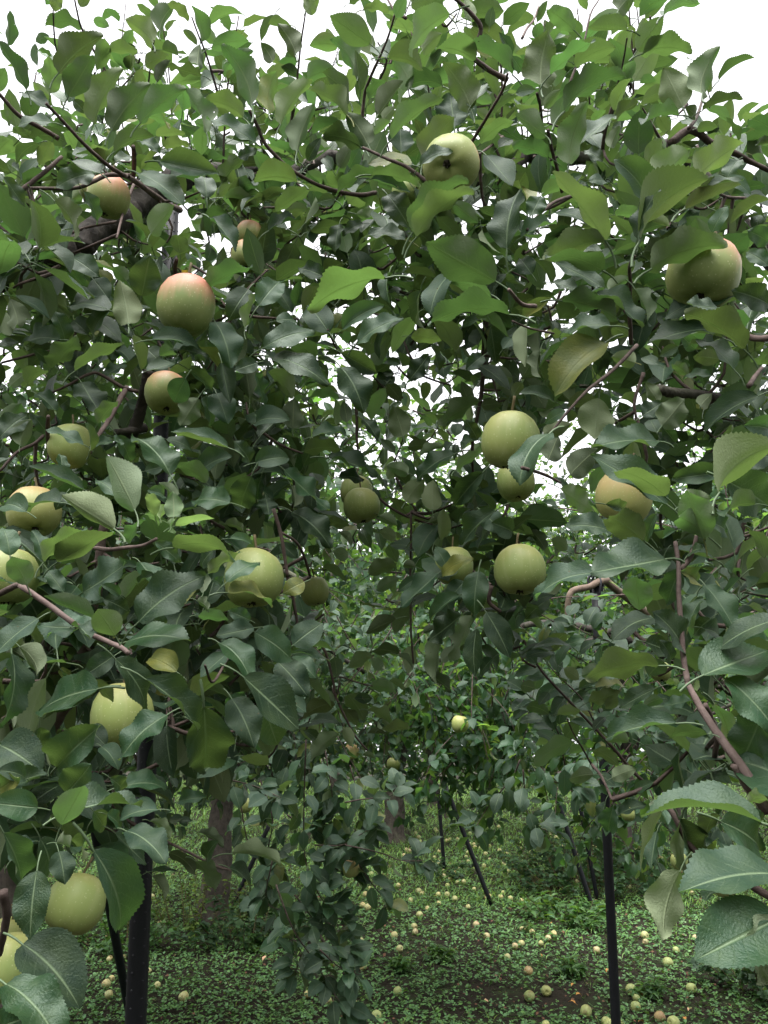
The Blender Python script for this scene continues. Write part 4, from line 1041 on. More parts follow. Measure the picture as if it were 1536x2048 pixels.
# ------------------------------------------------------------------ the trees further off
def grow(tr, height, cr, nb, nl, seed, zmin, L=(.07, .095), trunk_r=.11, lean=(0, 0), limb_z=1.15, top_shoots=40, ts_len=(.5, 1.2)):
    rs = random.Random(seed)
    rn = np.random.default_rng(seed)
    B = tr.base
    top = B + np.array((lean[0], lean[1], limb_z))
    tp = [B + np.array((0, 0, -.06)), B + np.array((lean[0] * .3 + .02, lean[1] * .3, limb_z * .4)), B + np.array((lean[0] * .7 - .02, lean[1] * .7, limb_z * .75)), top]
    tr.part('trunk', tube(smooth_path(tp, 5), trunk_r * 1.1, trunk_r * .8, 18, .1, seed, flare=.6), M_TRUNK)
    starts = []
    n_l = 5
    a0 = rs.uniform(0, 6.28)
    for i in range(n_l):
        a = a0 + i * 6.283 / n_l + rs.uniform(-.3, .3)
        rr = cr * rs.uniform(.72, .9)
        e = np.array((math.cos(a), math.sin(a), 0))
        zt = (height - limb_z) * rs.uniform(.55, .8)
        pts = [top - np.array((0, 0, .12)), top + e * rr * .3 + np.array((0, 0, zt * .55)), top + e * rr * .65 + np.array((0, 0, zt * .95)), top + e * rr + np.array((0, 0, zt * .8))]
        P = smooth_path(pts, 5)
        tr.part('limb', tube(P, trunk_r * .6, .016, 8, .1, i), M_BARK)
        starts += [(p, e, .25 + .75 * k / len(P)) for k, p in enumerate(P) if k > 2]
        for _ in range(4):
            k = rs.randrange(4, len(P) - 1)
            e2 = unit(e * .4 + np.array((rs.uniform(-1, 1), rs.uniform(-1, 1), rs.uniform(-.1, .45))))
            l2 = cr * rs.uniform(.3, .55)
            Q = smooth_path([P[k], P[k] + e2 * l2 * .5 + np.array((0, 0, .08)), P[k] + e2 * l2], 4)
            tr.part('branch', tube(Q, .018, .006, 6, .1, i), M_BARK)
            starts += [(q, e2, .8) for q in Q[1:]]
    P0, E0, LL, DR = [], [], [], []
    for _ in range(nb):
        p, e, f = rs.choice(starts)
        P0.append(p + np.array((rs.gauss(0, .1), rs.gauss(0, .1), rs.gauss(0, .08))))
        E0.append(unit(e * .6 + np.array((rs.gauss(0, .7), rs.gauss(0, .7), rs.gauss(.0, .5)))))
        LL.append(rs.uniform(.45, 1.15) * (1.5 if rs.random() < .3 else 1)); DR.append(rs.uniform(.3, 1.9))
    for _ in range(top_shoots):
        p, e, f = rs.choice(starts)
        P0.append(p); E0.append(unit(np.array((rs.gauss(0, .25), rs.gauss(0, .25), 1))))
        LL.append(rs.uniform(*ts_len)); DR.append(-.1)
    P0, E0, LL, DR = np.array(P0), np.array(E0), np.array(LL), np.array(DR)
    n = len(P0)
    pts = [P0]
    d = E0.copy()
    for k in range(5):
        d = d + np.array((0, 0, -1.0)) * (DR * .16)[:, None]
        d /= np.linalg.norm(d, axis=1)[:, None]
        pts.append(pts[-1] + d * (LL / 5)[:, None])
    Q = np.stack(pts, 1)
    low = zmin + rn.uniform(-.1, .25, n)
    Q[:, :, 2] = np.maximum(Q[:, :, 2], low[:, None] + (Q[:, :, 2] - low[:, None]) * .1)
    far_ = B[1] > 7
    for i in range(0, n, 3 if far_ else 1):
        tr.twigs.append(tube(Q[i][::2] if far_ else Q[i], .006, .0022, 3, cap=False))
    T = rn.uniform(.05, 1.0, (n, nl)) * 4.999
    i0 = T.astype(int)
    fr = (T - i0)[..., None]
    ii = np.arange(n)[:, None]
    pos = Q[ii, i0] * (1 - fr) + Q[ii, i0 + 1] * fr
    dr = Q[ii, i0 + 1] - Q[ii, i0]
    dr /= np.linalg.norm(dr, axis=2)[..., None] + 1e-9
    pos, dr = pos.reshape(-1, 3), dr.reshape(-1, 3)
    N = len(pos)
    rad = rn.normal(0, 1, (N, 3))
    rad /= np.linalg.norm(rad, axis=1)[:, None]
    A = dr * .55 + rad * .85 + np.array((0, 0, -.12))
    out_ = pos - (B + np.array((0, 0, height * .55)))
    out_ /= np.linalg.norm(out_, axis=1)[:, None]
    Nn = rn.normal(0, .45, (N, 3)) + np.array((0, 0, .8)) + out_ * .65
    Ls = rn.uniform(L[0], L[1], N)
    M = frames(A, Nn, Ls)
    tr.bM.append(M)
    tr.bP.append(pos + M[:, :, 0] * .3)


def leafy_shoot(tr, pts, d, n, seed, r0=.0035, L=(.078, .104), mat=None):
    """a traced shoot with its leaves and a rosette at its end"""
    rs = random.Random(seed)
    P = smooth_path([at(x, y, d + rs.uniform(-.06, .06)) for x, y in pts], 4)
    tr.part('branch', tube(P, r0, .0015, 6, .08), mat or M_TWIG)
    for k in range(n):
        t = ((k + rs.random()) / n) ** .8 * (len(P) - 1.01)
        i = int(t)
        p = P[i] + (P[i + 1] - P[i]) * (t - i)
        dv = unit(P[i + 1] - P[i])
        ra = unit(np.array((rs.gauss(0, 1), rs.gauss(0, 1), rs.gauss(0, .8))))
        a = unit(dv * .6 + ra * .9 + np.array((0, 0, -.05)))
        Lf = rs.uniform(*L)
        tr.leaf(frame(a, np.array((rs.gauss(0, .45), rs.gauss(-.75, .4), .85)), Lf), p + a * Lf * .3)
    cluster(tr, P[-1], P[-1] - P[-2], 4, L[0], L[1], rs)


G = 'apple trees of the orchard'
TR = []
m1 = Tree('apple_tree', (-1.95, 4.5, 0), 'apple tree whose long drooping shoots trail to the clover right of the thick pole', G)
grow(m1, 3.2, 2.0, 300, 24, 31, 1.25, top_shoots=25, trunk_r=.07, limb_z=1.35)
for k, (pts, d, n) in enumerate([
    ([(612, 1480), (608, 1600), (608, 1690), (615, 1736), (642, 1796), (668, 1815)], 3.3, 40),
    ([(552, 1769), (585, 1856), (622, 1912), (652, 1960), (679, 2003), (700, 2020)], 3.1, 34),
    ([(690, 1605), (722, 1599), (772, 1593), (803, 1582)], 3.4, 16), ([(630, 1690), (685, 1690), (722, 1668), (748, 1655)], 3.4, 20),
    ([(690, 1690), (762, 1706), (795, 1719), (826, 1722), (850, 1720)], 3.3, 12), ([(700, 1700), (735, 1755), (778, 1810)], 3.4, 12),
    ([(440, 1555), (512, 1573), (562, 1596)], 3.2, 16), ([(640, 1720), (690, 1745), (715, 1735)], 3.4, 18), ([(575, 1630), (612, 1655), (650, 1635)], 3.5, 22),
    ([(545, 1720), (532, 1800), (570, 1825)], 3.3, 20), ([(520, 1560), (545, 1640), (530, 1730), (545, 1780)], 3.5, 34), ([(650, 1500), (665, 1600), (655, 1700)], 3.6, 34),
    ([(590, 1790), (640, 1850), (690, 1850)], 3.3, 16), ([(640, 1900), (680, 1935), (720, 1950)], 3.1, 10), ([(700, 1530), (720, 1620), (700, 1690)], 3.6, 24),
    ([(560, 1850), (600, 1900), (590, 1950)], 3.2, 12), ([(640, 1870), (660, 1895), (700, 1900)], 3.2, 12), ([(480, 1600), (500, 1690), (560, 1720)], 3.6, 22),
    ([(620, 1380), (640, 1450), (600, 1560)], 3.7, 26), ([(570, 1420), (540, 1500), (470, 1530)], 3.6, 24)]):
    leafy_shoot(m1, pts, d, n, 100 + k)
TR.append((m1, 300))
m2 = Tree('apple_tree', (2.75, 4.7, 0), 'apple tree whose pinkish limb is strapped to the straight black pole', G)
grow(m2, 2.75, 1.9, 230, 22, 32, 1.2, top_shoots=22, trunk_r=.08, limb_z=1.3)
m2.part('limb', tube(smooth_path([at(1134, 1262, 4.3), at(1137, 1200, 4.3), at(1147, 1181, 4.32), at(1177, 1174, 4.36), at(1211, 1161, 4.4), at(1240, 1185, 4.5), (2.2, 4.9, 1.9), (2.75, 4.7, 1.25)], 5), .014, .05, 9, .08, 3), M_LIMB)
for k, (pts, d, n) in enumerate([
    ([(1040, 1520), (1024, 1556), (979, 1609), (945, 1666)], 3.4, 16), ([(1046, 1540), (1054, 1620), (1074, 1650), (1097, 1664)], 3.3, 14), ([(1074, 1520), (1107, 1563), (1164, 1566)], 3.4, 16),
    ([(1150, 1230), (1130, 1300), (1090, 1360)], 3.8, 26), ([(1190, 1300), (1230, 1400), (1200, 1480)], 3.9, 30), ([(1060, 1400), (1050, 1470), (1020, 1520)], 3.9, 26),
    ([(1170, 1420), (1130, 1500), (1090, 1560)], 3.8, 26), ([(1010, 1400), (1030, 1330), (1040, 1290)], 4.2, 18), ([(1200, 1250), (1240, 1290), (1290, 1300)], 3.9, 22),
    ([(1250, 1440), (1300, 1480), (1290, 1560)], 3.7, 26), ([(1330, 1400), (1380, 1480), (1360, 1560)], 3.6, 26), ([(1160, 1560), (1200, 1620), (1250, 1640)], 3.8, 16),
    ([(1420, 1500), (1450, 1600), (1420, 1680)], 3.3, 22), ([(1300, 1580), (1330, 1650), (1370, 1690)], 3.4, 18), ([(1430, 1130), (1425, 1180), (1410, 1260)], 3.9, 18), ([(1240, 1200), (1270, 1240), (1350, 1230)], 3.9, 16)]):
    leafy_shoot(m2, pts, d, n, 200 + k)


def curtain(tr, x0, x1, y0, y1, d0, d1, n, nl, seed):
    """hanging shoots of a low branch"""
    rs = random.Random(seed)
    for k in range(n):
        x, y, d = rs.uniform(x0, x1), rs.uniform(y0, y1), rs.uniform(d0, d1)
        A = at(x, y, d)
        e = np.array((rs.uniform(-.25, .25), rs.uniform(-.2, .2), 0))
        P = smooth_path([A - e * .5 + np.array((0, 0, .16)), A, A + e * .7 + np.array((0, 0, -.17)), A + e + np.array((0, 0, -.33))], 3)
        tr.twigs.append(tube(P, .004, .0015, 4, cap=False))
        for j in range(nl):
            t = rs.random() * (len(P) - 1.01)
            i = int(t)
            p = P[i] + (P[i + 1] - P[i]) * (t - i)
            a = unit(unit(P[i + 1] - P[i]) * .5 + unit(np.array((rs.gauss(0, 1), rs.gauss(0, 1), rs.gauss(0, .8)))))
            Lf = rs.uniform(.07, .095)
            tr.leaf(frame(a, np.array((rs.gauss(0, .5), rs.gauss(-.4, .5), 1)), Lf), p + a * Lf * .3)


m2.part('limb', tube(smooth_path([(2.75, 4.7, 1.25), (2.0, 5.0, 2.0), (1.1, 5.2, 2.35), (.35, 5.2, 2.1)], 6), .05, .012, 8, .1, 4), M_BARK)
curtain(m2, 820, 1060, 1340, 1575, 4.6, 5.6, 48, 24, 1)
curtain(m2, 740, 1060, 1180, 1400, 4.8, 6.2, 60, 24, 9)
curtain(m2, 760, 1040, 1250, 1500, 5.6, 6.6, 40, 24, 10)
curtain(m2, 1000, 1250, 1300, 1550, 4.6, 5.8, 30, 24, 2)
curtain(m2, 1150, 1400, 1500, 1640, 4.4, 5.6, 14, 22, 3)
m1.part('limb', tube(smooth_path([(-1.95, 4.5, 1.3), (-1.4, 4.9, 2.0), (-.7, 5.0, 2.3), (-.1, 5.0, 2.0)], 6), .045, .012, 8, .1, 5), M_BARK)
curtain(m1, 560, 790, 1260, 1480, 4.5, 5.4, 40, 24, 4)
curtain(m1, 330, 620, 1380, 1510, 4.2, 5.2, 36, 24, 5)
curtain(m1, 0, 330, 1400, 1640, 4.2, 5.2, 20, 22, 6)
for k, (pts, d, n) in enumerate([
    ([(1200, 1470), (1165, 1400), (1110, 1345), (1075, 1300)], 2.6, 22), ([(1240, 1500), (1200, 1430), (1190, 1350)], 2.8, 18), ([(1130, 1530), (1110, 1450), (1060, 1390)], 2.9, 20),
    ([(1290, 1330), (1240, 1290), (1180, 1270), (1130, 1240)], 3.0, 22), ([(1090, 1260), (1130, 1300), (1180, 1330)], 3.1, 18), ([(1330, 1260), (1390, 1210), (1430, 1160), (1436, 1090)], 3.0, 24)]):
    leafy_shoot(m2, pts, d, n, 300 + k)
TR.append((m2, 300))
spec = [
 ((-1.62, 8.15), 5.2, 2.9, 960, 26, .85, .125, 'apple tree with a ridged grey trunk standing in yellowish weeds left of the windfalls'),
 ((2.85, 10.2), 5.7, 3.0, 1000, 26, .8, .11, 'apple tree rising out of the dark bush behind the straight black pole'),
 ((.14, 13.9), 6.7, 3.4, 1050, 26, .32, .17, 'dark apple tree with a stout flaking trunk in the middle behind the windfalls'),
]
for k, (b, h, cr, nb, nl, zm, trr, lab) in enumerate(spec):
    t = Tree('apple_tree', (b[0], b[1], gz(*b)), lab, G)
    grow(t, h, cr, nb, nl, 40 + k, zm, trunk_r=trr, lean=(.06, .1), top_shoots=120, ts_len=(.7, 1.7), L=(.08, .108))
    TR.append((t, 300 if k < 2 else 120))
for t, n in TR:
    print('mid', t.finish(MIDLIT_ME if t in (m1, m2) else MIDOBJ_ME, FAR_T if t in (m1, m2) else BACK_T if n < 200 else LOW_T, M_LEAF_LIT if t is m1 else M_LEAF_FAR, n, BACK_T))
far = [(-6.3, 8.6), (7.2, 9.6), (-4.6, 14.2), (5.2, 15.2), (-9.5, 13.5), (10.2, 15), (1.2, 20.5), (-4.2, 21), (6.3, 21.5), (-9, 20), (12, 22), (-1.6, 27), (4, 27.5), (-7.5, 28), (9.5, 28), (-13, 25)]
for k, b in enumerate(far):
    near_ = b[1] < 12
    lab = ('apple tree close to the left edge, mostly behind the thick pole' if b[0] < 0 else 'apple tree close to the right edge behind the big pale leaves') if near_ else 'distant apple tree in the rows at the back of the orchard'
    t = Tree('apple_tree', (b[0], b[1], gz(*b)), lab, G if near_ else 'distant apple trees at the back')
    grow(t, 6.8 if 12 < b[1] < 21 else 5.4, 3.5, 430 if 12 < b[1] < 21 else 300, 26, 60 + k, .45, L=(.13, .175), trunk_r=.14, top_shoots=80, ts_len=(.6, 1.5), limb_z=1.0)
    t.finish(MIDOBJ_ME, BACK_T if not near_ else LOW_T, M_LEAF_FAR, 0)

rg = np.random.default_rng(5)
n = 30000
X = rg.uniform(-26, 26, n)
Y = rg.uniform(33, 37, n)
hh = np.array([4.2 + 1.6 * noise.noise((x * .3, 0, 3)) + .9 * noise.noise((x * 1.1, 0, 8)) for x in X])
Z = rg.uniform(0.05, 1, n) * hh
az = rg.uniform(0, 6.283, n)
M = frames(np.stack((np.cos(az), np.sin(az), rg.normal(-.2, .3, n)), 1), rg.normal(0, .5, (n, 3)) + np.array((0, 0, 1)), rg.uniform(.24, .38, n))
kk = rg.integers(0, 5, n)
o = link('distant_woods', scatter_mesh('distant_woods', [(t, M[kk == k], np.stack((X, Y, Z), 1)[kk == k]) for k, t in enumerate(BACK_T)], M_LEAF_FAR))
o['kind'] = 'stuff'

# unseen foliage added behind the camera to block frontal sky light
n = 30000
C = np.array([(-6.5, -4.5), (-2.2, -4.9), (2.4, -4.6), (6.8, -5), (-6.8, .5), (6.9, .2), (0, -9.5), (-5, -9.5), (5, -9.5)])
q = C[rg.integers(0, len(C), n)]
V = rg.normal(0, 1, (n, 3))
V /= np.linalg.norm(V, axis=1)[:, None]
V *= rg.uniform(.55, 1, n)[:, None] * np.array((2.5, 2.2, 2.0))
P = V + np.stack((q[:, 0], q[:, 1], np.full(n, 2.75)), 1)
az = rg.uniform(0, 6.283, n)
M = frames(np.stack((np.cos(az), np.sin(az), rg.normal(-.2, .3, n)), 1), rg.normal(0, .5, (n, 3)) + np.array((0, 0, 1)), rg.uniform(.18, .25, n))
kk = rg.integers(0, 5, n)
o = link('unseen_shade_foliage', scatter_mesh('unseen_shade_foliage', [(t, M[kk == k], P[kk == k]) for k, t in enumerate(BACK_T)], M_LEAF_FAR))
o['kind'] = 'stuff'
# ------------------------------------------------------------------ support poles
def rod(name, pts, r, label, sides=16, group='black support poles', nubs=None, strap=None, mat=None):
    P = [np.asarray(p, float) for p in pts]
    o = empty(name, P[0])
    tag(o, label, 'pole', group)
    L = np.linalg.norm(P[-1] - P[0])
    path = np.array([P[0] + (P[-1] - P[0]) * t for t in np.linspace(0, 1, 9)]) if len(P) == 2 else smooth_path(P, 4)
    t = tube(path - P[0], r, r, sides)
    link('tube', t.mesh('pole_tube', mat or M_POLE), o)
    cp = tube(np.array([path[-1] - P[0] - unit(P[-1] - P[0]) * .02, path[-1] - P[0] + unit(P[-1] - P[0]) * .006]), r * 1.12, r * 1.1, sides)
    link('end_cap', cp.mesh('end_cap', M_STRAP), o)
    if nubs:
        T = unit(P[-1] - P[0])
        u = unit(np.cross(T, (0, 1, .1)))
        w = np.cross(T, u)
        b = []
        for row in range(6):
            a = row * math.pi / 3 + .26
            nrm = u * math.cos(a) + w * math.sin(a)
            q = np.cross(T, nrm)
            k = 0
            while k * nubs < L - .02:
                c = T * (k * nubs + (nubs / 2 if row % 2 else 0)) + nrm * (r - .0006)
                s = .0034
                V = [c + T * s, c + q * s, c - T * s, c - q * s]
                V += [v * .5 + c * .5 + nrm * .0022 for v in V]
                b.append(Tpl(V, [(0, 1, 5, 4), (1, 2, 6, 5), (2, 3, 7, 6), (3, 0, 4, 7), (4, 5, 6, 7)]))
                k += 1
        n = link('nubs', join_tpls(b).mesh('nubs', M_NUB), o)
        n['kind'] = 'stuff'
    if strap is not None:
        s = link('strap', join_tpls([tube(np.array(x) - P[0], .007, .006, 8) for x in strap]).mesh('strap', M_STRAP), o)
    return o


M_NUB = plain('pole_nub', (.016, .017, .022), .45)


def down(pt_hi, pt_lo):
    """carry the line on to the ground"""
    d = pt_lo - pt_hi
    return pt_hi + d * ((-.05 - pt_hi[2]) / d[2])


hi, lo = at(344, 385, 2.62), at(271, 2048, 1.82)
rod('support_pole', [down(hi, lo), hi], .0243, 'thick black pole studded with rows of tiny nubs among the left leaves', nubs=.036)
b = on_ground(266, 2062)
hi = at(205, 1740, 4.15)
rod('support_pole', [b + (b - hi) * .02, hi + (hi - b) * .5], .0235, 'slanting black pole just behind the thick nubby pole')
hi, lo = at(1190, 1166, 4.41), at(1232, 2048, 3.82)
tp = hi
rod('support_pole', [down(hi, lo), hi], .0236, 'straight smooth black pole standing alone right of the bare soil', strap=[
    smooth_path([tp + np.array((-.03, -.02, -.06)), tp + np.array((-.045, -.03, .015)), tp + np.array((.0, -.035, .05)), tp + np.array((.045, -.01, .02)), tp + np.array((.03, -.02, -.05))], 4),
    smooth_path([tp + np.array((.01, -.03, -.08)), tp + np.array((.02, -.045, .0)), tp + np.array((.01, .0, .055)), tp + np.array((-.02, .04, .0))], 4)])
for (x0, y0), (x1, y1), ext, lab in [
    ((983, 1811), (935, 1686), 1.6, 'thin black pole slanting left, in the grass among the pale windfalls'),
    ((889, 1743), (882, 1655), 1.6, 'short upright black pole farthest back in the grass, left of the slanting one'),
    ((1190, 1832), (1141, 1680), 1.4, 'thin slanting black pole at the left side of the dark bush'),
    ((466, 1810), (500, 1735), 1.8, 'black prop leaning behind the ridged grey trunk')]:
    b = on_ground(x0, y0)
    d = (b - CAM) @ FWD
    t = at(x1, y1, d + .15)
    rod('support_pole', [b - (t - b) * .05, b + (t - b) * ext * 1.25], .0235, lab, 10)
b = on_ground(1196, 1800)
rod('support_pole', [b - np.array((0, 0, .05)), at(1158, 1600, (b - CAM) @ FWD + .1)], .022, 'thin black pole close behind the slanting one at the dark bush', 10)

# ------------------------------------------------------------------ apples
def apple_tpl(seed, nseg=24):
    rs = random.Random(seed)
    prof = [(.001, .66), (.09, .70), (.21, .83), (.38, .91), (.57, .87), (.77, .71), (.93, .43), (1.0, .08), (.985, -.26), (.895, -.54), (.75, -.76), (.57, -.90), (.38, -.95), (.2, -.90), (.001, -.86)]
    V, F, uv = [], [], []
    ph, am = rs.uniform(0, 6), rs.uniform(.03, .085)
    sq = rs.uniform(.92, 1.05)
    for i, (r, z) in enumerate(prof):
        for k in range(nseg):
            a = 2 * math.pi * k / nseg
            rr = r * (1 + am * math.cos(a + ph) + .018 * math.cos(5 * a + ph) * (1 if z < 0 else .5))
            zz = z * sq * (1 + am * .8 * math.cos(a + ph + 1)) + (.025 * math.cos(5 * a + ph) if z < -.6 and .1 < r < .8 else 0)
            V.append((rr * math.cos(a) * .042, rr * math.sin(a) * .042, zz * .042))
            uv.append((k / nseg, i / 14))
    for i in range(len(prof) - 1):
        for k in range(nseg):
            k2 = (k + 1) % nseg
            F.append((i * nseg + k, (i + 1) * nseg + k, (i + 1) * nseg + k2, i * nseg + k2))
    return Tpl(V, F, uv)


AP = [apple_tpl(k) for k in range(4)]
APL = [apple_tpl(k, 12) for k in range(4)]
MATS = {'g': M_AP_G, 'b': M_AP_B, 'o': M_AP_O}
AP_ME = {(k, i): t.mesh('apple', m) for k, m in MATS.items() for i, t in enumerate(AP)}
stem_t = tube(smooth_path([(0, 0, .026), (.001, .001, .044), (.006, .002, .066)], 3), .0016, .0022, 6)
STEM = stem_t.mesh('stem', M_STEM)
cal = []
for k in range(5):
    a = k * 1.257
    cal.append(tube([(math.cos(a) * .002, math.sin(a) * .002, -.034), (math.cos(a) * .004, math.sin(a) * .004, -.0375), (math.cos(a) * .006, math.sin(a) * .006, -.040)], .0024, .0008, 4))
cal.append(tube([(0, 0, -.034), (0, 0, -.0372)], .006, .005, 8))
CALYX = join_tpls(cal).mesh('calyx', M_CALYX)
HANG = [  # px, py, seen diameter, distance, colour, tilt (x, y in degrees), label
 (215, 392, 84, 1.4, 'b', (12, 6), 'green apple with a pink shoulder hanging over the thick mossy limb, upper left'),
 (177, 378, 40, 1.5, 'b', (0, 0), 'pink shouldered apple half hidden just left of the one over the mossy limb'),
 (899, 325, 114, 1.18, 'b', (-46, 14), 'large apple with pink shoulder showing its dark sunken eye, top middle'),
 (815, 385, 60, 1.6, 'g', (0, 0), 'green apple almost hidden in leaves below left of the one showing its dark eye'),
 (1412, 545, 142, .96, 'b', (17, 10), 'big pale green apple with a pinkish orange crown near the upper right edge'),
 (368, 608, 115, 1.15, 'b', (8, -8), 'large green apple with rosy streaked shoulder in front of the pole, left of middle'),
 (501, 470, 56, 1.55, 'b', (0, 0), 'pink topped apple tucked above its greener twin under the upper leaves'),
 (492, 512, 64, 1.5, 'b', (0, 8), 'dull green apple just below its pink topped twin under the upper leaves'),
 (336, 785, 86, 1.3, 'b', (4, 5), 'shaded green apple with faint pink top directly below the rosy streaked one'),
 (140, 890, 86, 1.2, 'g', (5, 0), 'shaded green apple behind a thin vertical twig, left edge at mid height'),
 (73, 1022, 104, 1.15, 'o', (14, 12), 'orange yellow apple with pink blush at the left edge'),
 (18, 1152, 118, 1.05, 'g', (0, 0), 'large green apple cut by the left edge below the orange yellow one'),
 (508, 1157, 118, 1.15, 'g', (8, -5), 'large green apple striped by two leaves across its front, left of middle'),
 (631, 1181, 58, 1.8, 'g', (0, 10), 'smaller plain green apple right of the one crossed by two leaves'),
 (724, 1012, 74, 1.6, 'g', (6, 0), 'front one of the two green apples hanging together in the middle'),
 (712, 984, 66, 1.7, 'g', (0, 0), 'rear one of the two green apples hanging together in the middle'),
 (1017, 882, 118, 1.12, 'g', (-6, 6), 'large pale green apple at the top of the dark hanging cluster'),
 (1034, 962, 76, 1.3, 'g', (0, 0), 'green apple half hidden under the top apple of the dark hanging cluster'),
 (1036, 1141, 104, 1.22, 'g', (-8, -10), 'clean round green apple at the bottom right of the dark hanging cluster'),
 (906, 1132, 78, 1.45, 'g', (0, 0), 'green apple behind leaves at the bottom left of the dark hanging cluster'),
 (1246, 992, 112, 1.0, 'o', (12, 14), 'yellowish apple covered from above by one big folded leaf, right of middle'),
 (243, 1432, 122, 1.0, 'g', (-10, -6), 'bright yellow green apple in front of the thick pole, lower left'),
 (146, 1806, 116, .98, 'g', (-26, 6), 'green apple with a dark eye at its base among big leaves, bottom left'),
 (2, 1930, 128, .86, 'g', (0, 0), 'green apple cut by the bottom left corner below a twig'),
 (22, 1872, 74, 1.15, 'g', (0, 0), 'dull green apple peeping out above the bottom left corner one'),
 (921, 1448, 34, 4.5, 'g', (0, 0), 'small green apple lit against the dark crown in the middle'),
 (882, 1448, 19, 5.4, 'g', (0, 0), 'tiny dim apple just left of the green one against the dark crown'),
 (858, 1388, 22, 5.6, 'g', (0, 0), 'dim green apple high in the dark crown left of centre'),
 (702, 1737, 34, 3.4, 'o', (0, 0), 'pale yellow apple inside the long drooping shoots'),
 (704, 1503, 30, 4.6, 'o', (0, 0), 'yellow apple with pinkish side in the mid distance leaves'),
 (666, 1497, 26, 4.8, 'g', (0, 0), 'green apple beside the yellow pinkish one in the mid distance leaves'),
 (592, 1414, 22, 4.8, 'o', (0, 0), 'pale apple peeping past the edge of a large dark leaf'),
 (472, 1567, 28, 3.9, 'g', (0, 0), 'upper green apple in front of the ridged grey trunk'),
 (490, 1610, 30, 3.9, 'g', (0, 0), 'lower green apple in front of the ridged grey trunk'),
 (455, 1567, 14, 5.5, 'o', (0, 0), 'tiny pale apple left of the upper one by the ridged trunk'),
 (1256, 1628, 28, 3.5, 'g', (0, 0), 'green apple beside the grey folded leaf on the straight pole'),
 (1357, 1722, 34, 3.2, 'g', (0, 0), 'green apple partly behind a curled leaf, lower right'),
 (1446, 1768, 47, 2.6, 'b', (0, 0), 'green apple with pink left cheek between the big curled leaves at lower right'),
 (1322, 1342, 42, 2.6, 'g', (0, 0), 'green apple behind the twisted pale leaf on the right'),
 (1386, 1484, 32, 3.3, 'g', (0, 0), 'greenish apple in shade left of the pink barked shoot'),
 (1447, 1479, 22, 3.4, 'b', (0, 0), 'pinkish apple peeping out beside the pink barked shoot'),
 (425, 962, 56, 1.7, 'g', (0, 0), 'pale green apple between dark leaves above the young bright leaves'),
 (788, 1528, 28, 5.2, 'g', (0, 0), 'dim green apple low in the dark crown in the middle'),
 (1000, 1396, 26, 5.5, 'g', (0, 0), 'dark green apple in shade right of the dark crown'),
 (672, 648, 40, 2.2, 'g', (0, 0), 'olive apple deep in shade at upper centre'),
]
for k, (x, y, dia, d, c, tl, lab) in enumerate(HANG):
    o = link('apple', AP_ME[(c, k % 4)], None, at(x, y, d))
    s = dia * d / FPX / .084
    o.scale = (s, s, s)
    o.rotation_euler = (R(tl[0]), R(tl[1]), k * 1.7 if tl == (0, 0) else 0.3 * k if abs(tl[0]) < 20 else 0)
    tag(o, lab, 'apple', 'apples hanging on the trees')
    link('stem', STEM, o)
    link('calyx', CALYX, o)

# ------------------------------------------------------------------ windfalls
FM = {'g': M_FALL_G, 'y': M_FALL_Y, 'p': M_FALL_P, 'b': M_FALL_B}
FALL_ME = {(k, i): t.mesh('windfall', m) for k, m in FM.items() for i, t in enumerate(APL)}
CAL_LOW = tube([(0, 0, -.033), (0, 0, -.0395)], .0065, .005, 6).mesh('calyx', M_CALYX)
WG = 'windfall apples on the ground'
r_w = random.Random(77)


def windfall(x, y, size, c, lab, group=WG, cal=True):
    p = on_ground(x, y, .035)
    d = (p - CAM) @ FWD
    s = size * d / FPX / .084
    s = min(1.1, max(.55, s))
    o = link('windfall_apple', FALL_ME[(c, r_w.randrange(4))], None, (p[0], p[1], gz(p[0], p[1]) + .03 * s))
    o.scale = (s, s, s)
    o.rotation_euler = (r_w.uniform(-2, 2), r_w.uniform(-1, 1), r_w.uniform(0, 6.28))
    tag(o, lab, 'windfall apple', group)
    if cal:
        link('calyx', CAL_LOW, o)


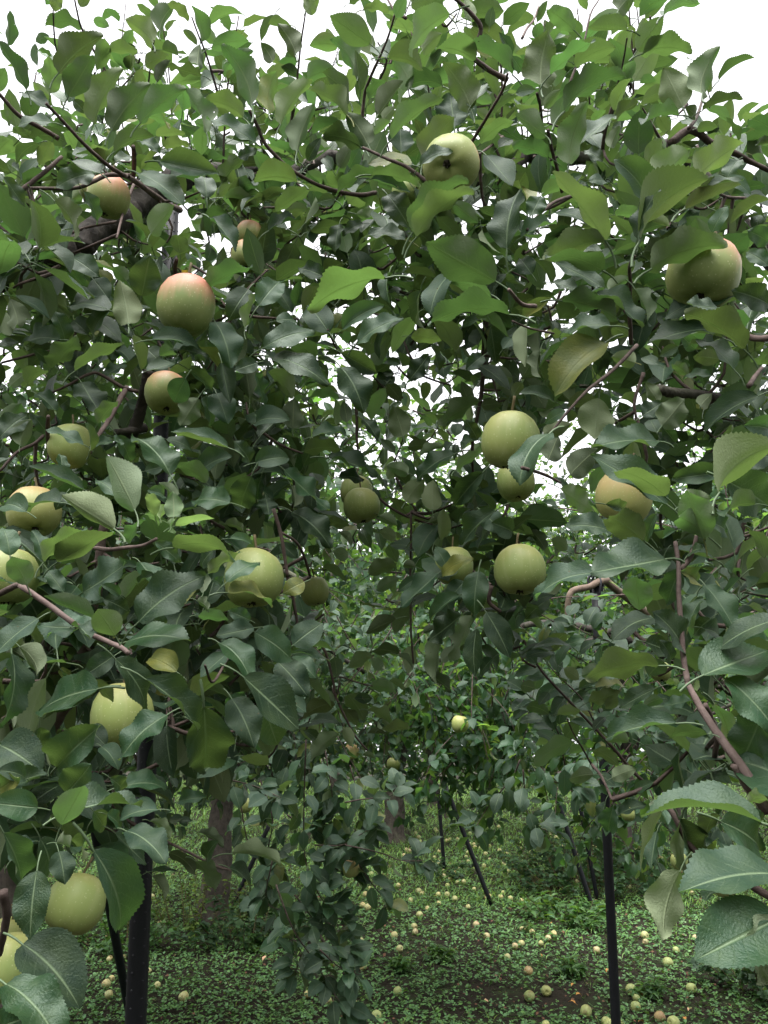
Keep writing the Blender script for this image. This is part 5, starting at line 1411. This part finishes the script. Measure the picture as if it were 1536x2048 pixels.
WIND = [
 (1056, 1938, 19, 'b', 'brownish pink windfall at the upper left rim of the bare soil'),
 (1059, 1987, 21, 'g', 'left of two green windfalls side by side on the bare soil'),
 (1093, 1978, 21, 'g', 'right of two green windfalls side by side on the bare soil'),
 (1147, 1925, 18, 'g', 'green windfall lying in clover just left of the straight pole'),
 (1171, 2017, 23, 'g', 'green windfall left of the straight pole near the bottom edge'),
 (1193, 1898, 15, 'p', 'pinkish brown windfall close against the straight pole'),
 (1262, 1974, 21, 'g', 'upper one of three green windfalls stacked right of the straight pole'),
 (1272, 1986, 13, 'g', 'smallest of the three green windfalls right of the straight pole'),
 (1271, 2005, 21, 'g', 'lowest of the three green windfalls right of the straight pole'),
 (1319, 2026, 21, 'b', 'brown mottled windfall right of the straight pole near the bottom edge'),
 (1347, 2039, 24, 'g', 'green windfall cut by the bottom edge, right of the brown mottled one'),
 (1211, 2035, 18, 'g', 'upper windfall of the pair at the foot of the straight pole, left side'),
 (1217, 2043, 22, 'g', 'lower windfall of the pair at the foot of the straight pole, left side'),
 (1240, 2040, 14, 'g', 'windfall peeping out right of the straight pole at the bottom edge'),
 (1091, 2048, 17, 'g', 'windfall on the bottom edge below the two on bare soil'),
 (1382, 1973, 20, 'g', 'lone green windfall in clover below the big grey curled leaf'),
 (1337, 1928, 21, 'g', 'green windfall with a visible eye left of the big grey curled leaf'),
 (1352, 1899, 14, 'g', 'pale green windfall under the hanging pale leaf'),
 (1413, 1901, 17, 'y', 'yellowish windfall touching the tip of the big grey curled leaf'),
 (1391, 1876, 13, 'p', 'pink windfall between the hanging leaf and the grey curled leaf'),
 (1290, 1872, 16, 'y', 'upper of two touching windfalls right of the pole, yellow with a blush'),
 (1291, 1883, 12, 'p', 'lower of two touching windfalls right of the pole, pinkish red'),
 (1096, 1875, 12, 'p', 'reddish windfall in clover left of the straight pole'),
 (1045, 1857, 12, 'y', 'left one of the three crowded yellow windfalls in the clover'),
 (1057, 1858, 13, 'y', 'middle one of the three crowded yellow windfalls in the clover'),
 (1064, 1863, 12, 'y', 'right one of the three crowded yellow windfalls in the clover'),
 (1107, 1866, 13, 'y', 'flat yellow windfall beside the reddish one in the clover'),
 (1043, 1884, 13, 'y', 'yellow windfall touching a pinker one on its left'),
 (1030, 1889, 13, 'p', 'pinkish windfall touching a yellow one on its right'),
 (1082, 1884, 10, 'y', 'small pale windfall below the reddish one'),
 (753, 2029, 21, 'g', 'green windfall below the tip of the lowest drooping shoot'),
 (707, 2003, 16, 'g', 'striped green windfall beside the tip of the lowest drooping shoot'),
 (722, 2046, 15, 'g', 'windfall cut by the bottom edge under the lowest drooping shoot'),
 (795, 1977, 17, 'g', 'striped green windfall alone in the dark grass'),
 (726, 1926, 16, 'y', 'yellow windfall with a brown rot hole beside the drooping shoot'),
 (615, 1983, 14, 'y', 'yellow windfall left of the lowest drooping shoot'),
 (655, 1996, 16, 'g', 'green windfall behind the leaves of the lowest drooping shoot'),
 (799, 1893, 14, 'y', 'yellow windfall lowest of the scattered row in the middle'),
 (789, 1869, 14, 'y', 'pale round windfall left of the two stacked ones'),
 (721, 1878, 14, 'y', 'yellow windfall close to the drooping leaves'),
 (828, 1851, 13, 'y', 'upper of the two stacked windfalls in the middle'),
 (830, 1861, 12, 'p', 'lower pinkish one of the two stacked windfalls in the middle'),
 (952, 1849, 13, 'p', 'pinkish windfall below the foot of the thin slanting pole'),
 (974, 1871, 13, 'p', 'pale pink windfall furthest below the thin slanting pole'),
 (1015, 1910, 14, 'y', 'yellow windfall above the left end of the bare soil'),
 (839, 1829, 14, 'y', 'yellow windfall just above the two stacked ones'),
 (725, 1808, 13, 'y', 'left of two touching windfalls behind the drooping shoot'),
 (735, 1812, 14, 'y', 'right of two touching windfalls behind the drooping shoot'),
 (731, 1786, 12, 'y', 'pale windfall above the two touching ones behind the shoot'),
 (837, 1779, 12, 'y', 'left of the pair of windfalls in the grass left of the slanting pole'),
 (845, 1784, 11, 'y', 'right of the pair of windfalls in the grass left of the slanting pole'),
 (894, 1786, 12, 'y', 'windfall halfway between the pair and the slanting pole'),
 (910, 1795, 12, 'y', 'ribbed windfall left of the foot of the slanting pole'),
 (936, 1812, 10, 'y', 'windfall below left of the foot of the slanting pole'),
 (855, 1814, 10, 'y', 'small windfall below the pair in the grass'),
 (878, 1803, 10, 'y', 'small windfall next to an orange leaf in the grass'),
 (779, 1810, 12, 'y', 'windfall behind the outermost grey leaves of the drooping shoots'),
 (212, 1965, 18, 'y', 'yellow windfall in clover left of the slanting rear pole'),
 (218, 1987, 17, 'y', 'yellow green windfall close to the foot of the thick pole'),
 (367, 1991, 19, 'y', 'pale yellow windfall alone in clover right of the thick pole'),
 (298, 1937, 13, 'y', 'windfall touching the right side of the thick pole'),
 (220, 1913, 12, 'y', 'windfall left of the slanting rear pole, upper one'),
 (247, 1910, 10, 'y', 'small windfall between the thick pole and the slanting rear pole'),
 (315, 1965, 10, 'y', 'small broken windfall just right of the thick pole'),
 (224, 1953, 12, 'y', 'bitten windfall above the yellow one left of the thick pole'),
 (305, 1792, 11, 'y', 'windfall on bare soil right of the thick pole, high up'),
 (320, 1840, 9, 'y', 'small windfall in grass right of the thick pole'),
 (217, 1864, 9, 'y', 'small windfall in grass under the big lower left leaves'),
]
for x, y, s, c, lab in WIND:
    windfall(x, y, s, c, lab)
FARW = 'small far windfalls in the grass'
for n, (x0, x1, y0, y1), (s0, s1), lab in [
    (74, (800, 1130, 1652, 1745), (6.5, 9), 'small pale windfall in the far grass under the trees, middle of the orchard'),
    (34, (1130, 1420, 1690, 1790), (7.5, 10), 'small pale windfall in the far grass right of the dark bush'),
    (26, (690, 1180, 1745, 1800), (8.5, 10.5), 'small pale windfall in the grass around the thin slanting poles'),
    (18, (30, 260, 1690, 1790), (7, 9), 'small pale windfall in the bright grass behind the lower left leaves')]:
    for _ in range(n):
        windfall(r_w.uniform(x0, x1), r_w.uniform(y0, y1), r_w.uniform(s0, s1), r_w.choice('yyyyypg'), lab, FARW, False)

# ------------------------------------------------------------------ fallen leaves
FLT = [leaf_tpl(5, C5, fold=.4, arc=1.0, wave=.06, twist=.5, serr=0, asp=.3, ph=k).mesh('fallen_leaf', m) for k, m in enumerate((M_DRY, M_PEACH, M_BROWNLEAF))]
for x, y, k, lab in [
    (1147, 1966, 0, 'orange fallen leaf on bare soil left of the straight pole'), (1161, 1988, 0, 'orange fallen leaf lower on the bare soil by the pole'), (1151, 2006, 0, 'orange fallen leaf above the green windfall by the pole'),
    (1285, 1988, 0, 'orange fallen leaf beside the three windfalls'), (1371, 2039, 0, 'orange fallen leaf near the bottom right'), (1216, 1939, 0, 'orange fallen leaf touching the straight pole'),
    (1102, 1849, 0, 'yellow fallen leaf in clover above the reddish windfall'), (1084, 1914, 0, 'yellow fallen leaf at the top rim of the bare soil'), (1287, 2045, 0, 'orange fallen leaf on the bottom edge right of the pole'),
    (876, 1792, 0, 'orange fallen leaf in the grass among the windfalls'), (967, 2000, 1, 'pale peach fallen leaf on the dark soil left of the two green windfalls'), (525, 1923, 1, 'upright peach coloured leaf in the clover left of the drooping shoot'),
    (523, 1986, 2, 'brown curled leaf in clover left of the drooping shoot'), (338, 1953, 2, 'dark brown fallen leaf right of the thick pole'), (1382, 2015, 1, 'pale dry leaf in the bottom right clover')]:
    p = on_ground(x, y, .02)
    o = link('fallen_leaf', FLT[k], None, (p[0], p[1], gz(p[0], p[1]) + .025))
    s = r_w.uniform(.032, .048)
    o.scale = (s, s, s)
    o.rotation_euler = (r_w.uniform(-.5, .5), r_w.uniform(-.6, .3) - (.8 if x == 525 else 0), r_w.uniform(0, 6.28))
    tag(o, lab, 'fallen leaf', 'fallen leaves on the orchard floor')


# ------------------------------------------------------------------ weeds with a shape of their own
def weed(base, r, h, n, L, seed, label, mat, name='weed_bush', asp=1.0, n_obj=0):
    rg = np.random.default_rng(seed)
    b = np.array((base[0], base[1], gz(base[0], base[1])))
    o = empty(name, b)
    tag(o, label, 'weed', 'weed clumps on the orchard floor')
    st, P, A = [], [], []
    for k in range(max(10, n // 22)):
        a, q = rg.uniform(0, 6.283), r * math.sqrt(rg.random())
        e = np.array((math.cos(a) * q, math.sin(a) * q, 0))
        hh = h * (1 - .6 * (q / r) ** 2) * rg.uniform(.65, 1.1)
        path = smooth_path([e * .6, e * .9 + np.array((0, 0, hh * .55)), e * 1.15 + np.array((rg.normal(0, .03), rg.normal(0, .03), hh))], 3)
        st.append(tube(path, .004, .002, 4, cap=False))
        for _ in range(22):
            t = rg.uniform(.15, 1) * (len(path) - 1.01)
            i = int(t)
            P.append(path[i] + (path[i + 1] - path[i]) * (t - i))
            an = rg.uniform(0, 6.283)
            A.append((math.cos(an), math.sin(an), rg.uniform(-.3, .5)))
    s = link('stems', join_tpls(st).mesh('stems', M_STEM), o)
    s['kind'] = 'stuff'
    P, A = np.array(P), np.array(A)
    M = frames(A, rg.normal(0, .4, (len(P), 3)) + np.array((0, 0, 1)), rg.uniform(L[0], L[1], len(P)))
    M[:, :, 1] *= asp
    no = min(len(P), 110)
    me = [MIDOBJ_T[k].mesh('leaf', mat) for k in range(4)]
    for k in range(no):
        q = bpy.data.objects.new('leaf', me[k % 4])
        COL.objects.link(q)
        q.parent = o
        mm = Matrix.Identity(4)
        for i in range(3):
            for j in range(3):
                mm[i][j] = M[k][i][j]
            mm[i][3] = P[k][i]
        q.matrix_basis = mm
    if no == len(P):
        return
    M, P = M[no:], P[no:]
    kk = rg.integers(0, 4, len(P))
    f = link('foliage', scatter_mesh('foliage', [(LOW_T[k], M[kk == k], P[kk == k]) for k in range(4)], mat), o)
    f['kind'] = 'stuff'


M_WEED_Y = leaf_material('yellowish_weed_leaf', (.10, .16, .035), (.12, .18, .05), (.2, .33, .04), fine=False)
M_WEED_D = leaf_material('dark_weed_leaf', (.03, .07, .028), (.06, .11, .05), (.08, .18, .03), fine=False)
weed((-1.68, 7.65), .62, .62, 900, (.035, .06), 1, 'yellowish small leaved weeds around the foot of the ridged grey trunk', M_WEED_Y)
weed((-1.15, 7.3), .6, .4, 700, (.05, .09), 2, 'dark tangle of weeds right of the ridged grey trunk', M_WEED_D)
weed((-2.1, 7.2), .55, .35, 500, (.05, .08), 12, 'low green weeds left of the ridged grey trunk', M_WEED)
b = on_ground(1190, 1790)
weed((b[0], b[1] + .25), .95, .78, 2600, (.06, .1), 3, 'broad dark bush of weeds behind the straight black pole', M_WEED_D)
b = on_ground(1120, 1850)
weed(b, .5, .22, 600, (.06, .11), 4, 'low broad leaved weed patch in front of the dark bush', M_WEED, asp=.7)
b = on_ground(1500, 1985)
weed((b[0] + .1, b[1]), .42, .34, 500, (.05, .08), 5, 'round leaved weed in the bottom right corner', M_WEED_D, asp=1.3)
b = on_ground(890, 1752)
weed(b, .45, .2, 400, (.05, .09), 6, 'dark weed tuft at the foot of the farthest upright pole', M_WEED_D)
for k, (x, y, lab) in enumerate([(1140, 1950, 'single dock like weed on bare soil left of the pole'), (1305, 1990, 'upright leafy weed right of the three windfalls'), (880, 1920, 'grassy weed tuft in the dark clover'),
                                 (800, 1940, 'low weed beside the striped windfall'), (520, 1900, 'tall narrow weed behind the peach coloured leaf'), (690, 1910, 'weed tuft behind the drooping shoot')]):
    b = on_ground(x, y)
    weed(b, .1, .12, 44, (.04, .08), 20 + k, lab, M_WEED, 'weed', .5)
